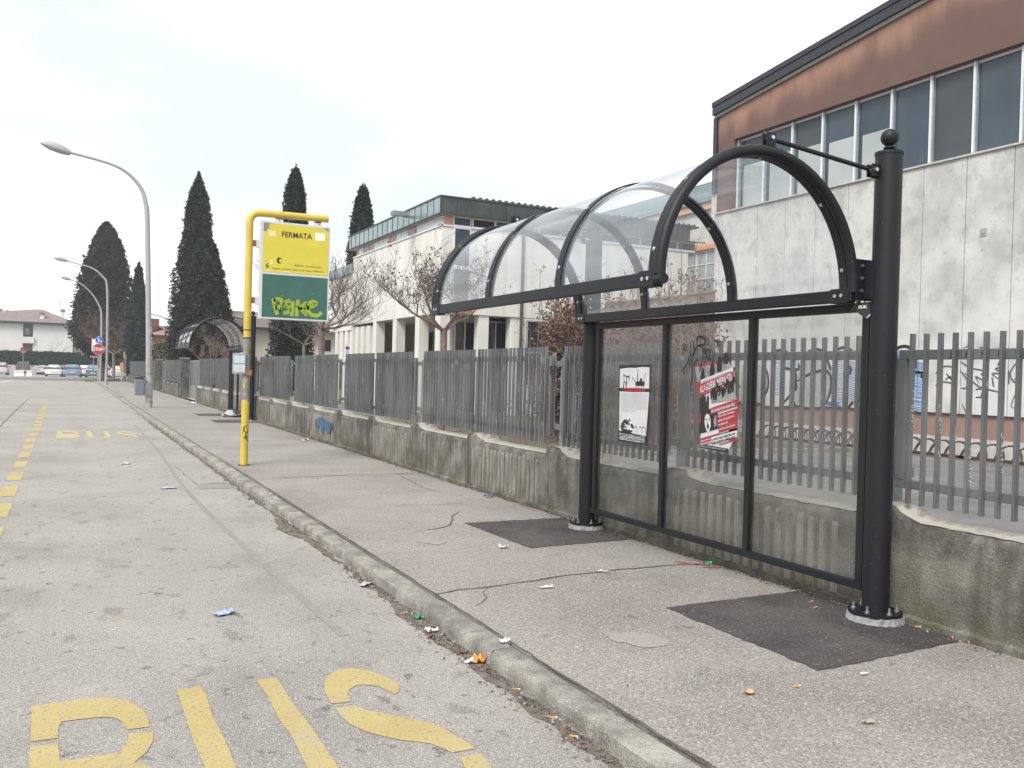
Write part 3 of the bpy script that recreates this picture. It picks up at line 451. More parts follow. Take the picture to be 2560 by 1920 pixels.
# far wall pieces and gate pillars
def pillar(x,y,label):
    t=thing('gate_pillar',(x,y,PZ),label,'pillar')
    part(MB().box(x-.2,x+.2,y-.2,y+.2,PZ-.1,1.93),'shaft',M['wallc'],t,bevel=.015); part(MB().box(x-.205,x+.205,y-.205,y+.205,1.93,1.96),'cap',M['cope'],t)
pillar(4.75,42.9,'square concrete gate pillar right of the far lamp post, nearest to the bus shelters'); pillar(4.75,56.0,'square concrete gate pillar farther along the fence, just right of the nearest lamp post')
def plain_wall(y0,y1,label):
    t=thing('boundary_wall',(4.6,y0,PZ),label,'wall'); y=y0
    while y<y1-.1:
        e=min(y+2.05,y1); mb=MB().box(4.5,4.78,y+.006,e-.006,-.05,.71); mb.box(4.5,4.78,y+.006,y+.25,.71,.80); o=part(mb,'wall_section',M['wallc'],t)
        MB().box(4.53,4.79,y+.26,e-.01,.711,.722).build('coping',M['cope'],o); y=e
plain_wall(43.1,50.6,'short stretch of low concrete wall between the two gates'); plain_wall(56.2,82,'far stretch of low concrete wall running to the junction')
# ------------------------------------------------ fence
SL=MB().box(-.016,.016,-.0092,.0092,0,1.04).build('slat',M['galv']); slat_me=SL.data; bpy.data.objects.remove(SL)
def fence_panel(root,y0,y1,xo,slats=True):
    """panel frame from y0 (near) to y1 (far) with slats fixed on its street side"""
    f=MB().box(4.62+xo,4.66+xo,y0,y1,1.715,1.775).box(4.62+xo,4.66+xo,y0,y1,.92,.975).box(4.615+xo,4.665+xo,y0,y0+.055,.975,1.715).box(4.615+xo,4.665+xo,y1-.055,y1,.975,1.715)
    fo=part(f,'fence_panel',M['galv'],root,bevel=.004)
    n=int((y1-y0-.16)/.097); st=y0+((y1-y0)-n*.097)/2
    if slats:
        for i in range(n+1): shared(slat_me,'slat',fo,(4.604+xo,st+i*.097,.83+random.uniform(-.0015,.0015)))
    else:
        mb=MB()
        for i in range(n+1): mb.box(4.59+xo,4.618+xo,st+i*.097-.0105,st+i*.097+.0105,.83,1.87)
        tag(mb.build('slats',M['galv'],fo),kind='stuff')
    return fo
fen=thing('metal_fence',(4.63,20,.8),'grey galvanised slatted metal fence standing on the low wall behind the shelters','fence')
posts=[1.85,3.92,6.07,8.10,12.25,16.35,20.45,24.55,28.65,32.75,36.9]
for p in posts:
    part(MB().box(4.68,4.76,p-.045,p+.045,humph(3.85)-.03,1.75),'post',M['galv2'],fen,bevel=.004)
    for z_ in (1.66,.985): part(MB().box(4.66,4.70,p-.17,p+.17,z_,z_+.06),'post_bracket',M['galv'],fen)
cnt=0
for a,b in zip(posts[:-1],posts[1:]):
    if b-a>3: segs=[(a+.14,(a+b)/2-.01,0),((a+b)/2+.01,b-.14,.02)]
    else: segs=[(a+.10,b-.10,0)]
    for y0,y1,xo in segs: fence_panel(fen,y0,y1,xo,True)
part(MB().box(4.655,4.675,8.24,8.30,.9,1.80),'latch_bar',M['galv2'],fen); part(MB().box(4.655,4.675,7.84,7.90,.9,1.78),'latch_bar',M['galv2'],fen)
mb=MB(); mb.tube([(4.6,8.22,1.58),(4.6,8.22,1.66),(4.6,8.14,1.66),(4.6,8.14,1.58),(4.6,8.22,1.58)],.012,6,cap=False); part(mb,'padlock',M['plast'],fen)
far=thing('metal_fence',(4.63,47,.8),'short run of slatted metal fence between the two gates','fence')
for y0 in (43.2,45.1,47.0,48.9): fence_panel(far,y0,y0+1.75,0,False)
for y0 in (43.15,45.02,46.93,48.8,50.6): part(MB().box(4.68,4.76,y0-.04,y0+.04,.7,1.75),'post',M['galv2'],far)
far=thing('metal_fence',(4.63,70,.8),'far run of slatted metal fence ending at the junction','fence')
for k in range(12): fence_panel(far,56.4+2.1*k,58.3+2.1*k,0,False); part(MB().box(4.66,4.76,58.35+2.1*k,58.45+2.1*k,.7,1.8),'post',M['galv2'],far)
def gate(y0,y1,x,label):
    t=thing('metal_gate',(x,y0,PZ),label,'gate'); n=int((y1-y0)/.16); st=(y1-y0)/n
    for i in range(n): part(MB().box(x,x+.03,y0+i*st+.006,y0+(i+1)*st-.006,.62,1.78),'board',M['galv'],t)
    for j in range(3): part(MB().box(x-.01,x+.03,y0,y1,PZ+.04+j*.19,PZ+.21+j*.19),'board',M['galv2'],t,'horizontal board at the foot of the gate')
    part(MB().box(x-.02,x+.04,y0,y1,1.78,1.84).box(x-.02,x+.04,y0-.06,y0,PZ+.02,1.84).box(x-.02,x+.04,y1,y1+.06,PZ+.02,1.84),'frame',M['galv2'],t)
gate(37.75,42.6,4.95,'grey metal gate beside the concrete pillar, left of the far bus shelter'); gate(50.8,55.7,4.95,'grey metal gate between the far pillar and the middle wall')
# handwriting scratched and drawn on the fence
fr=frame3((4.619,3.53,1.727),(0,-1,0),(0,0,1),(-1,0,0)); MSC=flat('white_scratch',(.42,.43,.42),rough=.8)
for i,ch in enumerate('JENNY'): text(ch,fr,.065+i*.0985,.004,.045,M['black'],'handwritten_letter',fen,bold=0,slant=.15)
mb=MB(); rr=random.Random(3)
for (y,z,l_) in [(7.67,1.35,.25),(7.57,1.5,.4),(7.47,1.3,.3),(8.7,1.4,.35),(9.0,1.6,.2),(9.3,1.25,.5),(9.5,1.45,.35),(9.68,1.3,.4),(9.9,1.2,.4),(10.5,1.3,.5),(10.9,1.45,.35),(11.2,1.3,.5),(11.6,1.25,.3),(3.49,1.3,.3),(3.29,1.1,.2),(3.68,1.4,.22),(3.1,1.2,.2),(4.5,1.6,.12),(4.7,1.45,.1),(13.1,1.5,.2),(13.5,1.35,.3),(15.2,1.4,.25),(15.9,1.3,.5),(17.2,1.4,.4),(18.9,1.3,.4)]:
    fr=frame3((4.588,y,z),(0,-1,0),(0,0,1),(-1,0,0)); q=-l_/2
    while q<l_/2:
        ribbon(mb,fr,[(rr.uniform(-.012,.012),q+rr.uniform(-.012,.012)) for _ in range(3)],.004,h=0,smooth=3); q+=.022
mb.build('scratched_writing',MSC,fen)
# ------------------------------------------------ bus shelter
def bus_shelter(label,glass):
    PX=4.36; yn,yf=3.72,7.03; t=thing('bus_shelter',(PX,5.4,PZ),label,'bus shelter','arched bus shelters on the pavement')
    for y in (yn,yf):
        part(MB().cyl(PX,y,PZ+.05,2.94,.078,28),'post',M['dark'],t,smooth=True)
        part(MB().lathe((PX,y,2.94),[(.082,-.012),(.082,.006),(.06,.012),(.0,.014)],28),'post_cap',M['dark'],t,smooth=True)
        mb=MB().lathe((PX,y,2.95),[(.03,0),(.022,.012),(.034,.02),(.034,.028),(.02,.036),(.024,.045)],16); mb.sphere((PX,y,3.035),.052,20,14); part(mb,'ball_finial',M['dark'],t,smooth=True)
        fl=part(MB().cyl(PX,y,PZ+.045,PZ+.062,.155,30).cyl(PX,y,PZ+.06,PZ+.07,.085,28),'base_plate',M['dark'],t,smooth=True)
        mb=MB(); n=40; vs=[];
        for z,r in ((PZ+.0,.168),(PZ+.040,.158)):
            for k in range(n): q=2*math.pi*k/n; a=random.uniform(-.005,.005); vs.append((PX+(r+a)*math.cos(q),y+(r+a)*math.sin(q),z+(a if z>PZ+.01 else 0)))
        vs.append((PX,y,PZ+.046)); fs=[(k,(k+1)%n,n+(k+1)%n,n+k) for k in range(n)]+[(n+k,n+(k+1)%n,2*n) for k in range(n)]
        part(mb.add(vs,fs),'mortar_ring',M['grout'],t)
        for k in range(6):
            q=math.pi/3*k+.35; bx,by=PX+.122*math.cos(q),y+.122*math.sin(q)
            MB().cyl(bx,by,PZ+.062,PZ+.072,.016,6).cyl(bx,by,PZ+.072,PZ+.10,.007,8).build('bolt',M['steel'],fl)
    zb=2.13; xb,xf=4.235,2.80; xc=(xb+xf)/2; rx=(xb-xf)/2; rise=.755
    ya,ye=3.86,7.06
    part(MB().box(xb-.025,xb+.03,ya-.02,ye+.03,2.055,zb),'back_beam',M['dark'],t,bevel=.004)
    part(MB().box(xf-.025,xf+.02,ya-.02,ye+.03,2.055,zb),'front_beam',M['dark'],t,bevel=.004)
    def arc(y,r_off=0,n=36,a0=0,a1=math.pi): return [(xc-(rx+r_off)*math.cos(a0+(a1-a0)*i/n),y,zb-.02+(rise+r_off)*math.sin(a0+(a1-a0)*i/n)) for i in range(n+1)]
    for y,s in ((ya-.012,-1),(ye+.012,1)):
        part(MB().tube(arc(y),.032,14,ref=(0,1,0)),'end_arch',M['dark'],t,smooth=True)
    def strip(y,w_,off,th):
        P=arc(y,off); Q=arc(y,off+th); vs=[]; fs=[]
        for a,b in zip(P,Q): vs+=[(a[0],a[1]-w_,a[2]),(a[0],a[1]+w_,a[2]),(b[0],b[1]+w_,b[2]),(b[0],b[1]-w_,b[2])]
        for i in range(len(P)-1):
            for k in range(4): fs.append((i*4+k,i*4+(k+1)%4,i*4+4+(k+1)%4,i*4+4+k))
        return MB().add(vs,fs)
    ys=[ya+.04,4.93,5.995,ye-.04]
    for y in ys:
        rb=part(strip(y,.034,.004,.010),'rib',M['dark'],t)
        mb=MB(); vs=strip(y,.030,-.028,.010); vs.build('rib_inner',M['dark'],rb)
        for f_ in (.06,.25,.5,.75,.94):
            a=math.pi*f_; c=Vector((xc-rx*math.cos(a),y,zb-.02+rise*math.sin(a))); nrm=Vector((-math.cos(a),0,math.sin(a))); nrm.normalize()
            MB().tube([c-nrm*.034,c+nrm*.018],.012,10).tube([c-nrm*.036,c+nrm*.021],.006,8).build('bolt',M['steel'],rb,smooth=True)
    for a,b in zip(ys[:-1],ys[1:]):
        P=arc(0,0); vs=[]; fs=[]
        for p in P: vs+=[(p[0],a-.01,p[2]),(p[0],b+.01,p[2])]
        fs=[(2*i,2*i+1,2*i+3,2*i+2) for i in range(len(P)-1)]
        part(MB().add(vs,fs),'roof_sheet',glass,t,smooth=True)
    # beam ends, brackets
    for x,sx in ((xf,-1),(xb,1)):
        for y,s in ((ya,-1),(ye,1)):
            br=part(MB().box(x-.03,x+.034,min(y,y-s*.14),max(y,y-s*.14)+.0,2.048,2.137),'corner_bracket',M['dark'],t,bevel=.003)
            for j in (.05,.10):
                MB().tube([(x-.036,y-s*j,2.093),(x-.026,y-s*j,2.093)],.011,12).tube([(x-.038,y-s*j,2.093),(x-.028,y-s*j,2.093)],.005,6).build('bolt',M['steel'],br,smooth=True)
    part(MB().tube([(xf-.01,ya-.07,2.085),(xf-.01,ya+.0,2.085)],.028,14),'pipe_stub',M['dark'],t,smooth=True)
    for y,s in ((yn,1),(yf,-1)):   # plates between post and canopy
        yy=y+s*.10; b0,b1=(yy-.012,yy+.012)
        pl=part(MB().box(xb-.01,PX-.01,yy-.006,yy+.002,2.06,2.31),'side_plate',M['dark'],t,bevel=.002)
        part(MB().box(PX-.074,PX-.064,min(y,yy-s*.006),max(y,yy-s*.006),2.07,2.30),'post_flange',M['dark'],t)
        for j in range(3): MB().tube([(PX-.092,yy-.016,2.12+.075*j),(PX-.092,yy-.004,2.12+.075*j)],.009,10).build('bolt',M['steel'],pl,smooth=True)
        # tie rod from the crown of the arch back to the post
        ax=xc+.03; ay=ya if s>0 else ye; p0=Vector((ax,ay,2.945)); p1=Vector((PX-.11,y+s*.02,2.83))
        part(MB().tube([p0+(p1-p0)*.06,p1-(p1-p0)*.04],.0135,12),'tie_rod',M['dark'],t,smooth=True)
        mb=MB().box(ax-.035,ax+.03,ay-.022,ay-.014,2.90,2.975).box(ax-.035,ax+.03,ay+.014,ay+.022,2.90,2.975).box(ax-.04,ax+.035,ay-.022,ay+.022,2.892,2.900); cl=part(mb,'clevis',M['dark'],t,bevel=.002)
        mb=MB().box(PX-.14,PX-.07,y+s*.02-.022,y+s*.02-.014,2.79,2.865).box(PX-.07,PX-.066,y+s*.02-.022,y+s*.02+.022,2.79,2.865).box(PX-.14,PX-.07,y+s*.02+.014,y+s*.02+.022,2.79,2.865)
        cl=part(mb,'clevis',M['dark'],t,bevel=.002)
        for c in (p0,p1): MB().tube([c+Vector((0,-.034,0)),c+Vector((0,.034,0))],.012,8).build('bolt',M['steel'],cl,smooth=True)
    # glazed back frame
    part(MB().box(PX-.03,PX+.02,yn+.085,yf-.085,2.0,2.056),'top_rail',M['dark'],t,bevel=.003)
    part(MB().box(PX-.03,PX+.02,yn+.085,yf-.085,.30,.345),'bottom_rail',M['dark'],t,bevel=.003)
    for y in (3.83,4.84,5.86,6.88): part(MB().box(PX-.03,PX+.02,y-.027,y+.027,.345,2.0),'mullion',M['dark'],t,bevel=.003)
    for a,b in ((3.857,4.813),(4.867,5.833),(5.887,6.853)):
        part(MB().poly([(PX,a,.345),(PX,b,.345),(PX,b,2.0),(PX,a,2.0)]),'pane',GP,t,fix=False)
    return t
sh=bus_shelter('dark grey arched bus shelter nearest the camera, with two posters on its panes',GC)
s2=copy_tree(sh); s2.location=(4.36,5.4+20.4,PZ); s2['label']='smaller looking dark bus shelter farther up the pavement, behind the yellow pole'
for c in s2.children:
    if c.name.startswith('roof_sheet'): c.data=c.data.copy(); c.data.materials[0]=GSM
mb=MB(); fr=frame3((4.30,3.86,2.06),(0,-1,0),(0,0,1),(-1,0,0)); 
def crumple(mb,c,s,n=5,seed=0,fl=.5,up=1):
    rr=random.Random(seed); g=[[Vector((c[0]+s[0]*(i/(n-1)-.5)+rr.uniform(-.1,.1)*s[0]/n*2,c[1]+s[1]*(j/(n-1)-.5)+rr.uniform(-.1,.1)*s[1]/n*2,c[2]+s[2]*rr.random()*(1 if rr.random()>fl else .25))) for j in range(n)] for i in range(n)]
    vs=[p for r in g for p in r]; mb.add(vs,[(i*n+j,i*n+j+1,(i+1)*n+j+1,(i+1)*n+j) for i in range(n-1) for j in range(n-1)]); return mb
# black sticker scrap hanging on the near post
st=thing('sticker_scrap',(4.26,3.8,2.0),'torn black sticker with white letters stuck on the near shelter post','sticker')
fr=frame3((4.262,3.86,1.985),(.55,-.83,0),(0,0,1),(-.83,-.55,0))
mb=MB().poly([fr(0,.02),fr(.06,.075),fr(.115,.03),fr(.07,-.035)]).poly([fr(-.03,-.01,.004),fr(.0,.05,.004),fr(.03,.09,.006),fr(.04,.07,.004)]); part(mb,'torn_foil',M['black'],st,fix=False)
text('BUK',fr,.022,.03,.026,M['swhite'],'sticker_lettering',st,h=.003,bold=.02,slant=.2); mb=MB(); ribbon(mb,fr,[(.113,.03),(.10,.0),(.072,-.03)],.005,h=.003); part(mb,'white_edge',M['swhite'],st)
# posters on the back panes (street side of the glass)
PXP=4.349
def unit(c00,c10,c01):   # (y,z) of lower left, lower right, upper left as seen from the street
    a=Vector((0,c10[0]-c00[0],c10[1]-c00[1])); b=Vector((0,c01[0]-c00[0],c01[1]-c00[1])); O=Vector((PXP,c00[0],c00[1]))
    return lambda u,v,h=0: tuple(O+a*u+b*v+Vector((-1,0,0))*h)
p1=thing('poster',(4.35,6.3,1.3),'white poster with black oil rig drawings on the left pane of the near shelter','poster')
fr=unit((6.52,.997),(6.055,1.003),(6.535,1.668))
part(MB().poly([fr(0,0),fr(.97,.0),fr(1,1),fr(0,1)]),'black_sheet',M['black'],p1,fix=False)
def shp(P,mt,name,par,fr_,h): return part(MB().poly([fr_(a,b,h) for a,b in P]),name,M[mt],par,fix=False)
shp([(.03,.70),(.98,.70),(.98,.965),(.75,.972),(.55,.96),(.3,.965),(.03,.95)],'paper','white_field',p1,fr,.001)
shp([(.03,.14),(.90,.10),(.95,.4),(.985,.655),(.5,.65),(.03,.655)],'paper','white_field',p1,fr,.001)
shp([(.16,.658),(.86,.658),(.86,.70),(.5,.704),(.16,.70)],'red','red_band',p1,fr,.002)
text('NO ALLE BASI NO ALLE GUERRE',fr,.17,.668,.028,M['black'],'poster_lettering',p1,h=.003,width=.66)
mb=MB()
for P in ([(.55,.73),(.83,.73),(.85,.785),(.76,.79),(.76,.825),(.70,.83),(.68,.79),(.55,.785)],[(.605,.785),(.635,.785),(.627,.95),(.613,.95)],[(.14,.70),(.18,.70),(.17,.76),(.22,.77),(.2,.785),(.16,.78)],[(.15,.86),(.33,.83),(.35,.845),(.35,.875),(.33,.87),(.32,.85),(.15,.875)]): mb.poly([fr(a,b,.002) for a,b in P])
for a,b in (((.44,.835),(.55,.785)),((.81,.79),(.87,.90)),((.235,.70),(.26,.84)),((.27,.70),(.26,.84)),((.22,.74),(.29,.78)),((.16,.86),(.18,.78)),((.345,.87),(.345,.79)),((.57,.70),(.58,.73)),((.65,.7),(.65,.73)),((.74,.7),(.74,.73)),((.8,.7),(.8,.73))): ribbon(mb,fr,[a,b],.012,h=.002,smooth=1,taper=False)
part(mb,'oil_rig_drawing',M['black'],p1)
mb=MB(); rr=random.Random(8)
P=[(.08,.175),(.14,.13),(.42,.115),(.50,.155)]; mb.poly([fr(a,b,.002) for a,b in P])
for i in range(34):
    a=.10+.40*rr.random(); b=.18+(.10*math.sin(math.pi*(a-.07)/.5)+.02)*rr.random(); mb.poly([fr(a+.028*math.cos(q),b+.016*math.sin(q),.002+.00004*i) for q in [k*1.047 for k in range(6)]])
for a in (.62,.78,.88): ribbon(mb,fr,[(a,.11),(a,.19),(a-.05,.215),(a-.09,.19)],.010,h=.0025)
part(mb,'boat_drawing',M['black'],p1)
mb=MB()
for j in range(5): ribbon(mb,fr,[(.05,.032+.018*j),(.86,.018+.017*j)],.007,h=.003,smooth=8,taper=False,jit=.8)
part(mb,'small_white_text_lines',M['paper'],p1)
mb=MB()
for j in range(20): ribbon(mb,fr,[(.09,.635-.0125*j),(.93 if j<17 else .6,.63-.0125*j)],.0022,h=.002,smooth=2,taper=False)
part(mb,'small_grey_text_lines',M['grey'],p1)
p2=thing('poster',(4.35,5.2,1.3),'torn red, white and black protest poster on the middle pane of the near shelter','poster')
G2=lambda y,z,h=0:(PXP-h,y,z)
def sh2(P,mt,name,h): return part(MB().poly([G2(a,b,h) for a,b in P]),name,M[mt],p2,fix=False)
sh2([(5.483,1.672),(5.11,1.700),(5.07,1.68),(5.035,1.611),(5.0,1.45),(4.966,1.301),(4.963,1.136),(5.02,1.11),(5.071,1.030),(5.385,1.026),(5.39,1.2),(5.409,1.445),(5.34,1.47),(5.37,1.51),(5.43,1.515),(5.446,1.56)],'paper','paper_sheet',0)
fq=frame3((PXP,5.41,1.44),(0,-.93,.36),(0,.36*0,1),(-1,0,0))
sh2([(5.483,1.672),(5.09,1.700),(5.04,1.64),(5.25,1.56),(5.42,1.50),(5.45,1.56)],'grey','grey_field',.001)
sh2([(5.483,1.672),(5.09,1.700),(5.095,1.685),(5.478,1.656)],'red','red_band',.0015)
mb=MB()
for i,(y,s) in enumerate(((5.38,1),(5.27,.95),(5.19,.8),(5.12,.6))):
    mb.poly([G2(y+dy*.85,1.50+.06*i+z*s*.75,.002) for dy,z in ((.03,0),(.035,.1),(.02,.17),(.0,.205),(-.02,.17),(-.035,.1),(-.03,0))])
part(mb,'missile_drawings',M['black'],p2)
sh2([(5.45,1.535),(5.39,1.545),(5.35,1.50),(5.40,1.475),(5.37,1.45),(5.43,1.47)],'red','red_drop',.0025)
def band(y0,z0,y1,z1,hh,mt,name,h): return sh2([(y0,z0),(y1,z1),(y1,z1-hh),(y0,z0-hh)],mt,name,h)
band(5.40,1.555,5.035,1.655,.030,'paper','white_band',.003); band(5.42,1.515,5.025,1.63,.075,'red','red_band',.0032); band(5.42,1.437,5.02,1.545,.012,'red','red_band',.0034)
def lt(s,y,z,wd,hh,mt,slope,h=.005,bold=.03):
    f=frame3((PXP,y,z),(0,-1,slope),(0,0,1),(-1,0,0)); text(s,f,0,0,hh,M[mt],'poster_lettering',p2,h=h,bold=bold,width=wd)
lt("L'imperialismo e la crisi e il pericolo delle nuove guerre",5.39,1.532,.33,.018,'black',.27,bold=0); lt('ALLA GUERRA IMPERIALISTA',5.405,1.455,.365,.078,'paper',.29,bold=.025)
mb=MB(); rr=random.Random(4)
sh2([(5.27,1.38),(5.0,1.42),(5.0,1.54),(5.05,1.52),(5.27,1.47)],'grey','crowd_banner',.0033)
for i in range(90):
    y=5.02+.25*rr.random(); z=1.40+(5.3-y)*.28+.10*rr.random(); s=.008+.012*rr.random(); mb.poly([G2(y+s*math.cos(q)*.8,z+s*1.6*math.sin(q),.0036+.00002*i) for q in [k*1.257 for k in range(5)]])
for y in (5.38,5.345,5.31): mb.poly([G2(y+.012,1.22,.004),G2(y-.012,1.22,.004),G2(y-.014,1.42,.004),G2(y-.004,1.45,.004),G2(y+.012,1.42,.004)])
mb.poly([G2(*q,.0038) for q in [(5.405,1.42),(5.36,1.44),(5.33,1.40),(5.30,1.34),(5.26,1.335),(5.20,1.32),(5.17,1.27),(5.16,1.2),(5.40,1.14)]])
part(mb,'crowd_and_shouting_figures',M['black'],p2)
sh2([(5.335,1.28),(5.315,1.30),(5.29,1.295),(5.27,1.26),(5.265,1.21),(5.285,1.165),(5.305,1.16),(5.33,1.20),(5.34,1.24)],'paper','shouting_face',.0045)
mb=MB()
for c,a,b in (((5.322,1.255),.009,.006),((5.287,1.258),.009,.006),((5.298,1.203),.013,.021),((5.305,1.232),.005,.008)): mb.poly([G2(c[0]+a*math.cos(q),c[1]+b*math.sin(q),.005) for q in [k*.785 for k in range(8)]])
part(mb,'face_features',M['black'],p2)
sh2([(5.22,1.30),(5.205,1.29),(5.20,1.22),(5.22,1.2),(5.235,1.25)],'grey','grey_face',.0045); sh2([(5.19,1.27),(5.175,1.255),(5.175,1.21),(5.19,1.2)],'grey','grey_face',.0045)
for (y,z,wd,hh,s,n_) in ((5.27,1.345,.29,.05,'NO ai 64 milioni al giorno di spese militari',1),(5.19,1.30,.21,.095,'NO ai tagli su: istruzione,',3),(5.17,1.205,.20,.06,'NO alle basi e alle esercitazioni',2),(5.16,1.135,.19,.06,'NO alle missioni belliche',2)):
    band(y,z,4.966,z+(y-4.966)*.27,hh,'red','red_band',.006)
    ls={1:[s],3:[s,'sanita, case popolari e','consiglieri sociali'],2:[s,'sulla nostra terra' if 'basi' in s else 'italiane']}[n_]
    for j,q in enumerate(ls): lt(q,y-.01,z-hh*(j+.85)/n_+.004,(wd-.03)*(1 if j<n_-1 or n_==1 else .6),hh/n_*.8,'paper',.27,.008,.02)
band(5.385,1.105,4.966,1.215,.055,'red','red_band',.006); lt('I nemici non sono coloro che fuggono dalle devastazioni e',5.375,1.078,.37,.02,'paper',.27,.008); lt('dalle guerre imperialiste, ma i governi che le conducono',5.375,1.055,.37,.02,'paper',.27,.008)
band(5.25,1.125,4.966,1.198,.05,'paper','white_band',.0085); lt('AL FIANCO DELLA RESISTENZA DEI',5.245,1.097,.26,.022,'black',.26,.010); lt('POPOLI CONTRO L IMPERIALISMO',5.245,1.072,.26,.022,'black',.26,.010)
band(5.385,1.065,5.06,1.055,.030,'black','black_band',.0065); lt('COSTRUIAMO UNITI, INCONTRI E MANIFESTAZIONI CONTRO LA GUERRA',5.375,1.043,.29,.016,'paper',-.01,.008,0)
sh2([(5.40,1.30),(5.385,1.30),(5.385,1.22),(5.40,1.22)],'red','red_patch',.005)
# marker tag on the pane above the poster
mb=MB(); fr=frame3((PXP-.001,5.62,1.60),(0,-1,0),(0,0,1),(-1,0,0))
for P in ([(.02,.235),(.0,.20),(.03,.18)],[(.08,.25),(.09,.18),(.06,.10),(.0,.03),(.02,.0)],[(.12,.24),(.13,.17),(.11,.14)],[(.06,.12),(.10,.06),(.12,.0),(.10,-.10),(.115,-.14)],[(.10,.09),(.15,.20),(.21,.22),(.24,.16),(.22,.08),(.20,.02)],[(.17,.23),(.16,.28),(.21,.29),(.26,.26),(.25,.23),(.18,.22)],[(.13,.06),(.17,.12)],[(.25,.2),(.29,.13),(.33,.10)],[(.36,.25),(.40,.25),(.42,.20)],[(.26,.15),(.28,.19),(.31,.17),(.33,.1)]): ribbon(mb,fr,P,.016,smooth=6)
tag(mb.build('marker_tag',M['black']),'black marker scribble above the red protest poster on the middle pane','graffiti')
mb=MB(); fr=frame3((PXP-.001,5.86,1.5),(0,-1,0),(0,0,1),(-1,0,0))
# ------------------------------------------------ yellow bus stop sign
SX,SY=2.30,13.17
bs=thing('bus_stop_sign',(SX,SY,PZ),'yellow bus stop pole with yellow and green FERMATA board','bus stop sign')
part(MB().tube([(SX,SY,PZ-.02),(SX,SY,1.08)],.055,18),'pole_foot',M['yellow'],bs,smooth=True)
part(MB().tube([(SX,SY,1.08),(SX,SY,1.98)],.0545,18),'pole_worn_middle',M['bare'],bs,smooth=True)
P=[(SX,SY,1.98),(SX,SY,3.68)]+[(SX-.0+.14*(1-math.cos(a)),SY,3.68+.14*math.sin(a)) for a in [i*math.pi/16 for i in range(1,9)]]+[(3.44,SY-.03,3.83)]
P=[(x-.05 if 0 else x,y,z) for x,y,z in P]
part(MB().tube(P,.052,18,ref=(0,1,0)),'pole_and_arm',M['yellow'],bs,smooth=True)
BY=SY-.04; x0,x1,z0,z1=2.44,3.47,2.28,3.71
part(MB().box(x0,x1,BY-.03,BY+.04,z0,z1),'board_case',M['white'],bs,bevel=.006)
fr=frame3((x0,BY-.032,z0),(1,0,0),(0,0,1),(0,-1,0)); BW,BH=x1-x0,z1-z0
part(MB().poly([fr(.045,.69,.001),fr(BW-.025,.69,.001),fr(BW-.025,BH-.03,.001),fr(.045,BH-.03,.001)]),'yellow_face',M['syel'],bs,fix=False)
part(MB().poly([fr(.045,.03,.001),fr(BW-.025,.03,.001),fr(BW-.025,.655,.001),fr(.045,.655,.001)]),'green_face',M['sgreen'],bs,fix=False)
part(MB().poly([fr(.045,BH-.03,.003),fr(.045,BH-.15,.003),fr(.08,BH-.16,.003),fr(.105,BH-.12,.003),fr(.13,BH-.05,.003),fr(.155,BH-.03,.003)]).poly([fr(BW-.025,BH-.03,.003),fr(BW-.11,BH-.03,.003),fr(BW-.05,BH-.065,.003),fr(BW-.025,BH-.07,.003)]),'peeled_corner',M['greyp'],bs,fix=False)
text('FERMATA',fr,.305,1.215,.115,M['brown'],'fermata_lettering',bs,h=.003,bold=.018,width=.445)
text('6',fr,.085,.745,.10,M['black'],'route_number',bs,h=.003,bold=.012)
text('FERROVIA - Quartiere Firenze',fr,.50,.80,.035,M['brown'],'route_lettering',bs,h=.003,width=.40); text('Ospedale - Cimitero - Centro Studi - Piscine - FERROVIA',fr,.175,.735,.035,M['brown'],'route_lettering',bs,h=.003,width=.76)
part(MB().poly([fr(.285+.042*math.cos(q),.865+.045*math.sin(q),.003) for q in [k*.2618 for k in range(24)]]),'operator_mark',M['black'],bs,fix=False)
part(MB().poly([fr(.302+.026*math.cos(q),.862+.028*math.sin(q),.004) for q in [k*.2618 for k in range(24)]]),'operator_mark_crescent',M['syel'],bs,fix=False)
part(MB().poly([fr(.115,1.205,.003),fr(.225,1.205,.003),fr(.225,1.29,.003),fr(.115,1.29,.003)]),'sticker_trace',M['peel'],bs,fix=False)
part(MB().poly([fr(.80,1.215,.003),fr(.81,1.205,.003),fr(.94,1.205,.003),fr(.95,1.215,.003),fr(.95,1.315,.003),fr(.94,1.325,.003),fr(.81,1.325,.003),fr(.80,1.315,.003)]),'pale_sticker',M['cream'],bs,fix=False)
part(MB().poly([fr(.15,.80,.003),fr(.185,.80,.003),fr(.18,.86,.003),fr(.15,.865,.003)]).poly([fr(.33,.693,.003),fr(.48,.693,.003),fr(.42,.715,.003),fr(.36,.712,.003)]).poly([fr(.06,.693,.003),fr(.16,.693,.003),fr(.12,.712,.003)]),'peeling_spots',M['peel'],bs,fix=False)
mb=MB()
for P in ([(.21,.30),(.23,.20),(.27,.07)],[(.21,.28),(.30,.30),(.34,.24),(.29,.18),(.24,.17)],[(.46,.29),(.40,.27),(.37,.22),(.44,.18),(.43,.12),(.36,.10)],[(.49,.28),(.49,.17),(.48,.06)],[(.57,.31),(.56,.18),(.55,.06)],[(.70,.28),(.62,.20),(.57,.18)],[(.60,.19),(.66,.13),(.71,.08)],[(.70,.19),(.80,.23),(.84,.27),(.78,.29),(.72,.25),(.71,.17),(.77,.10),(.86,.09),(.93,.14)]): ribbon(mb,fr,P,.058,h=.003,smooth=6,taper=False,jit=.12)
part(mb,'lime_graffiti',M['lime'],bs)
mb=MB()
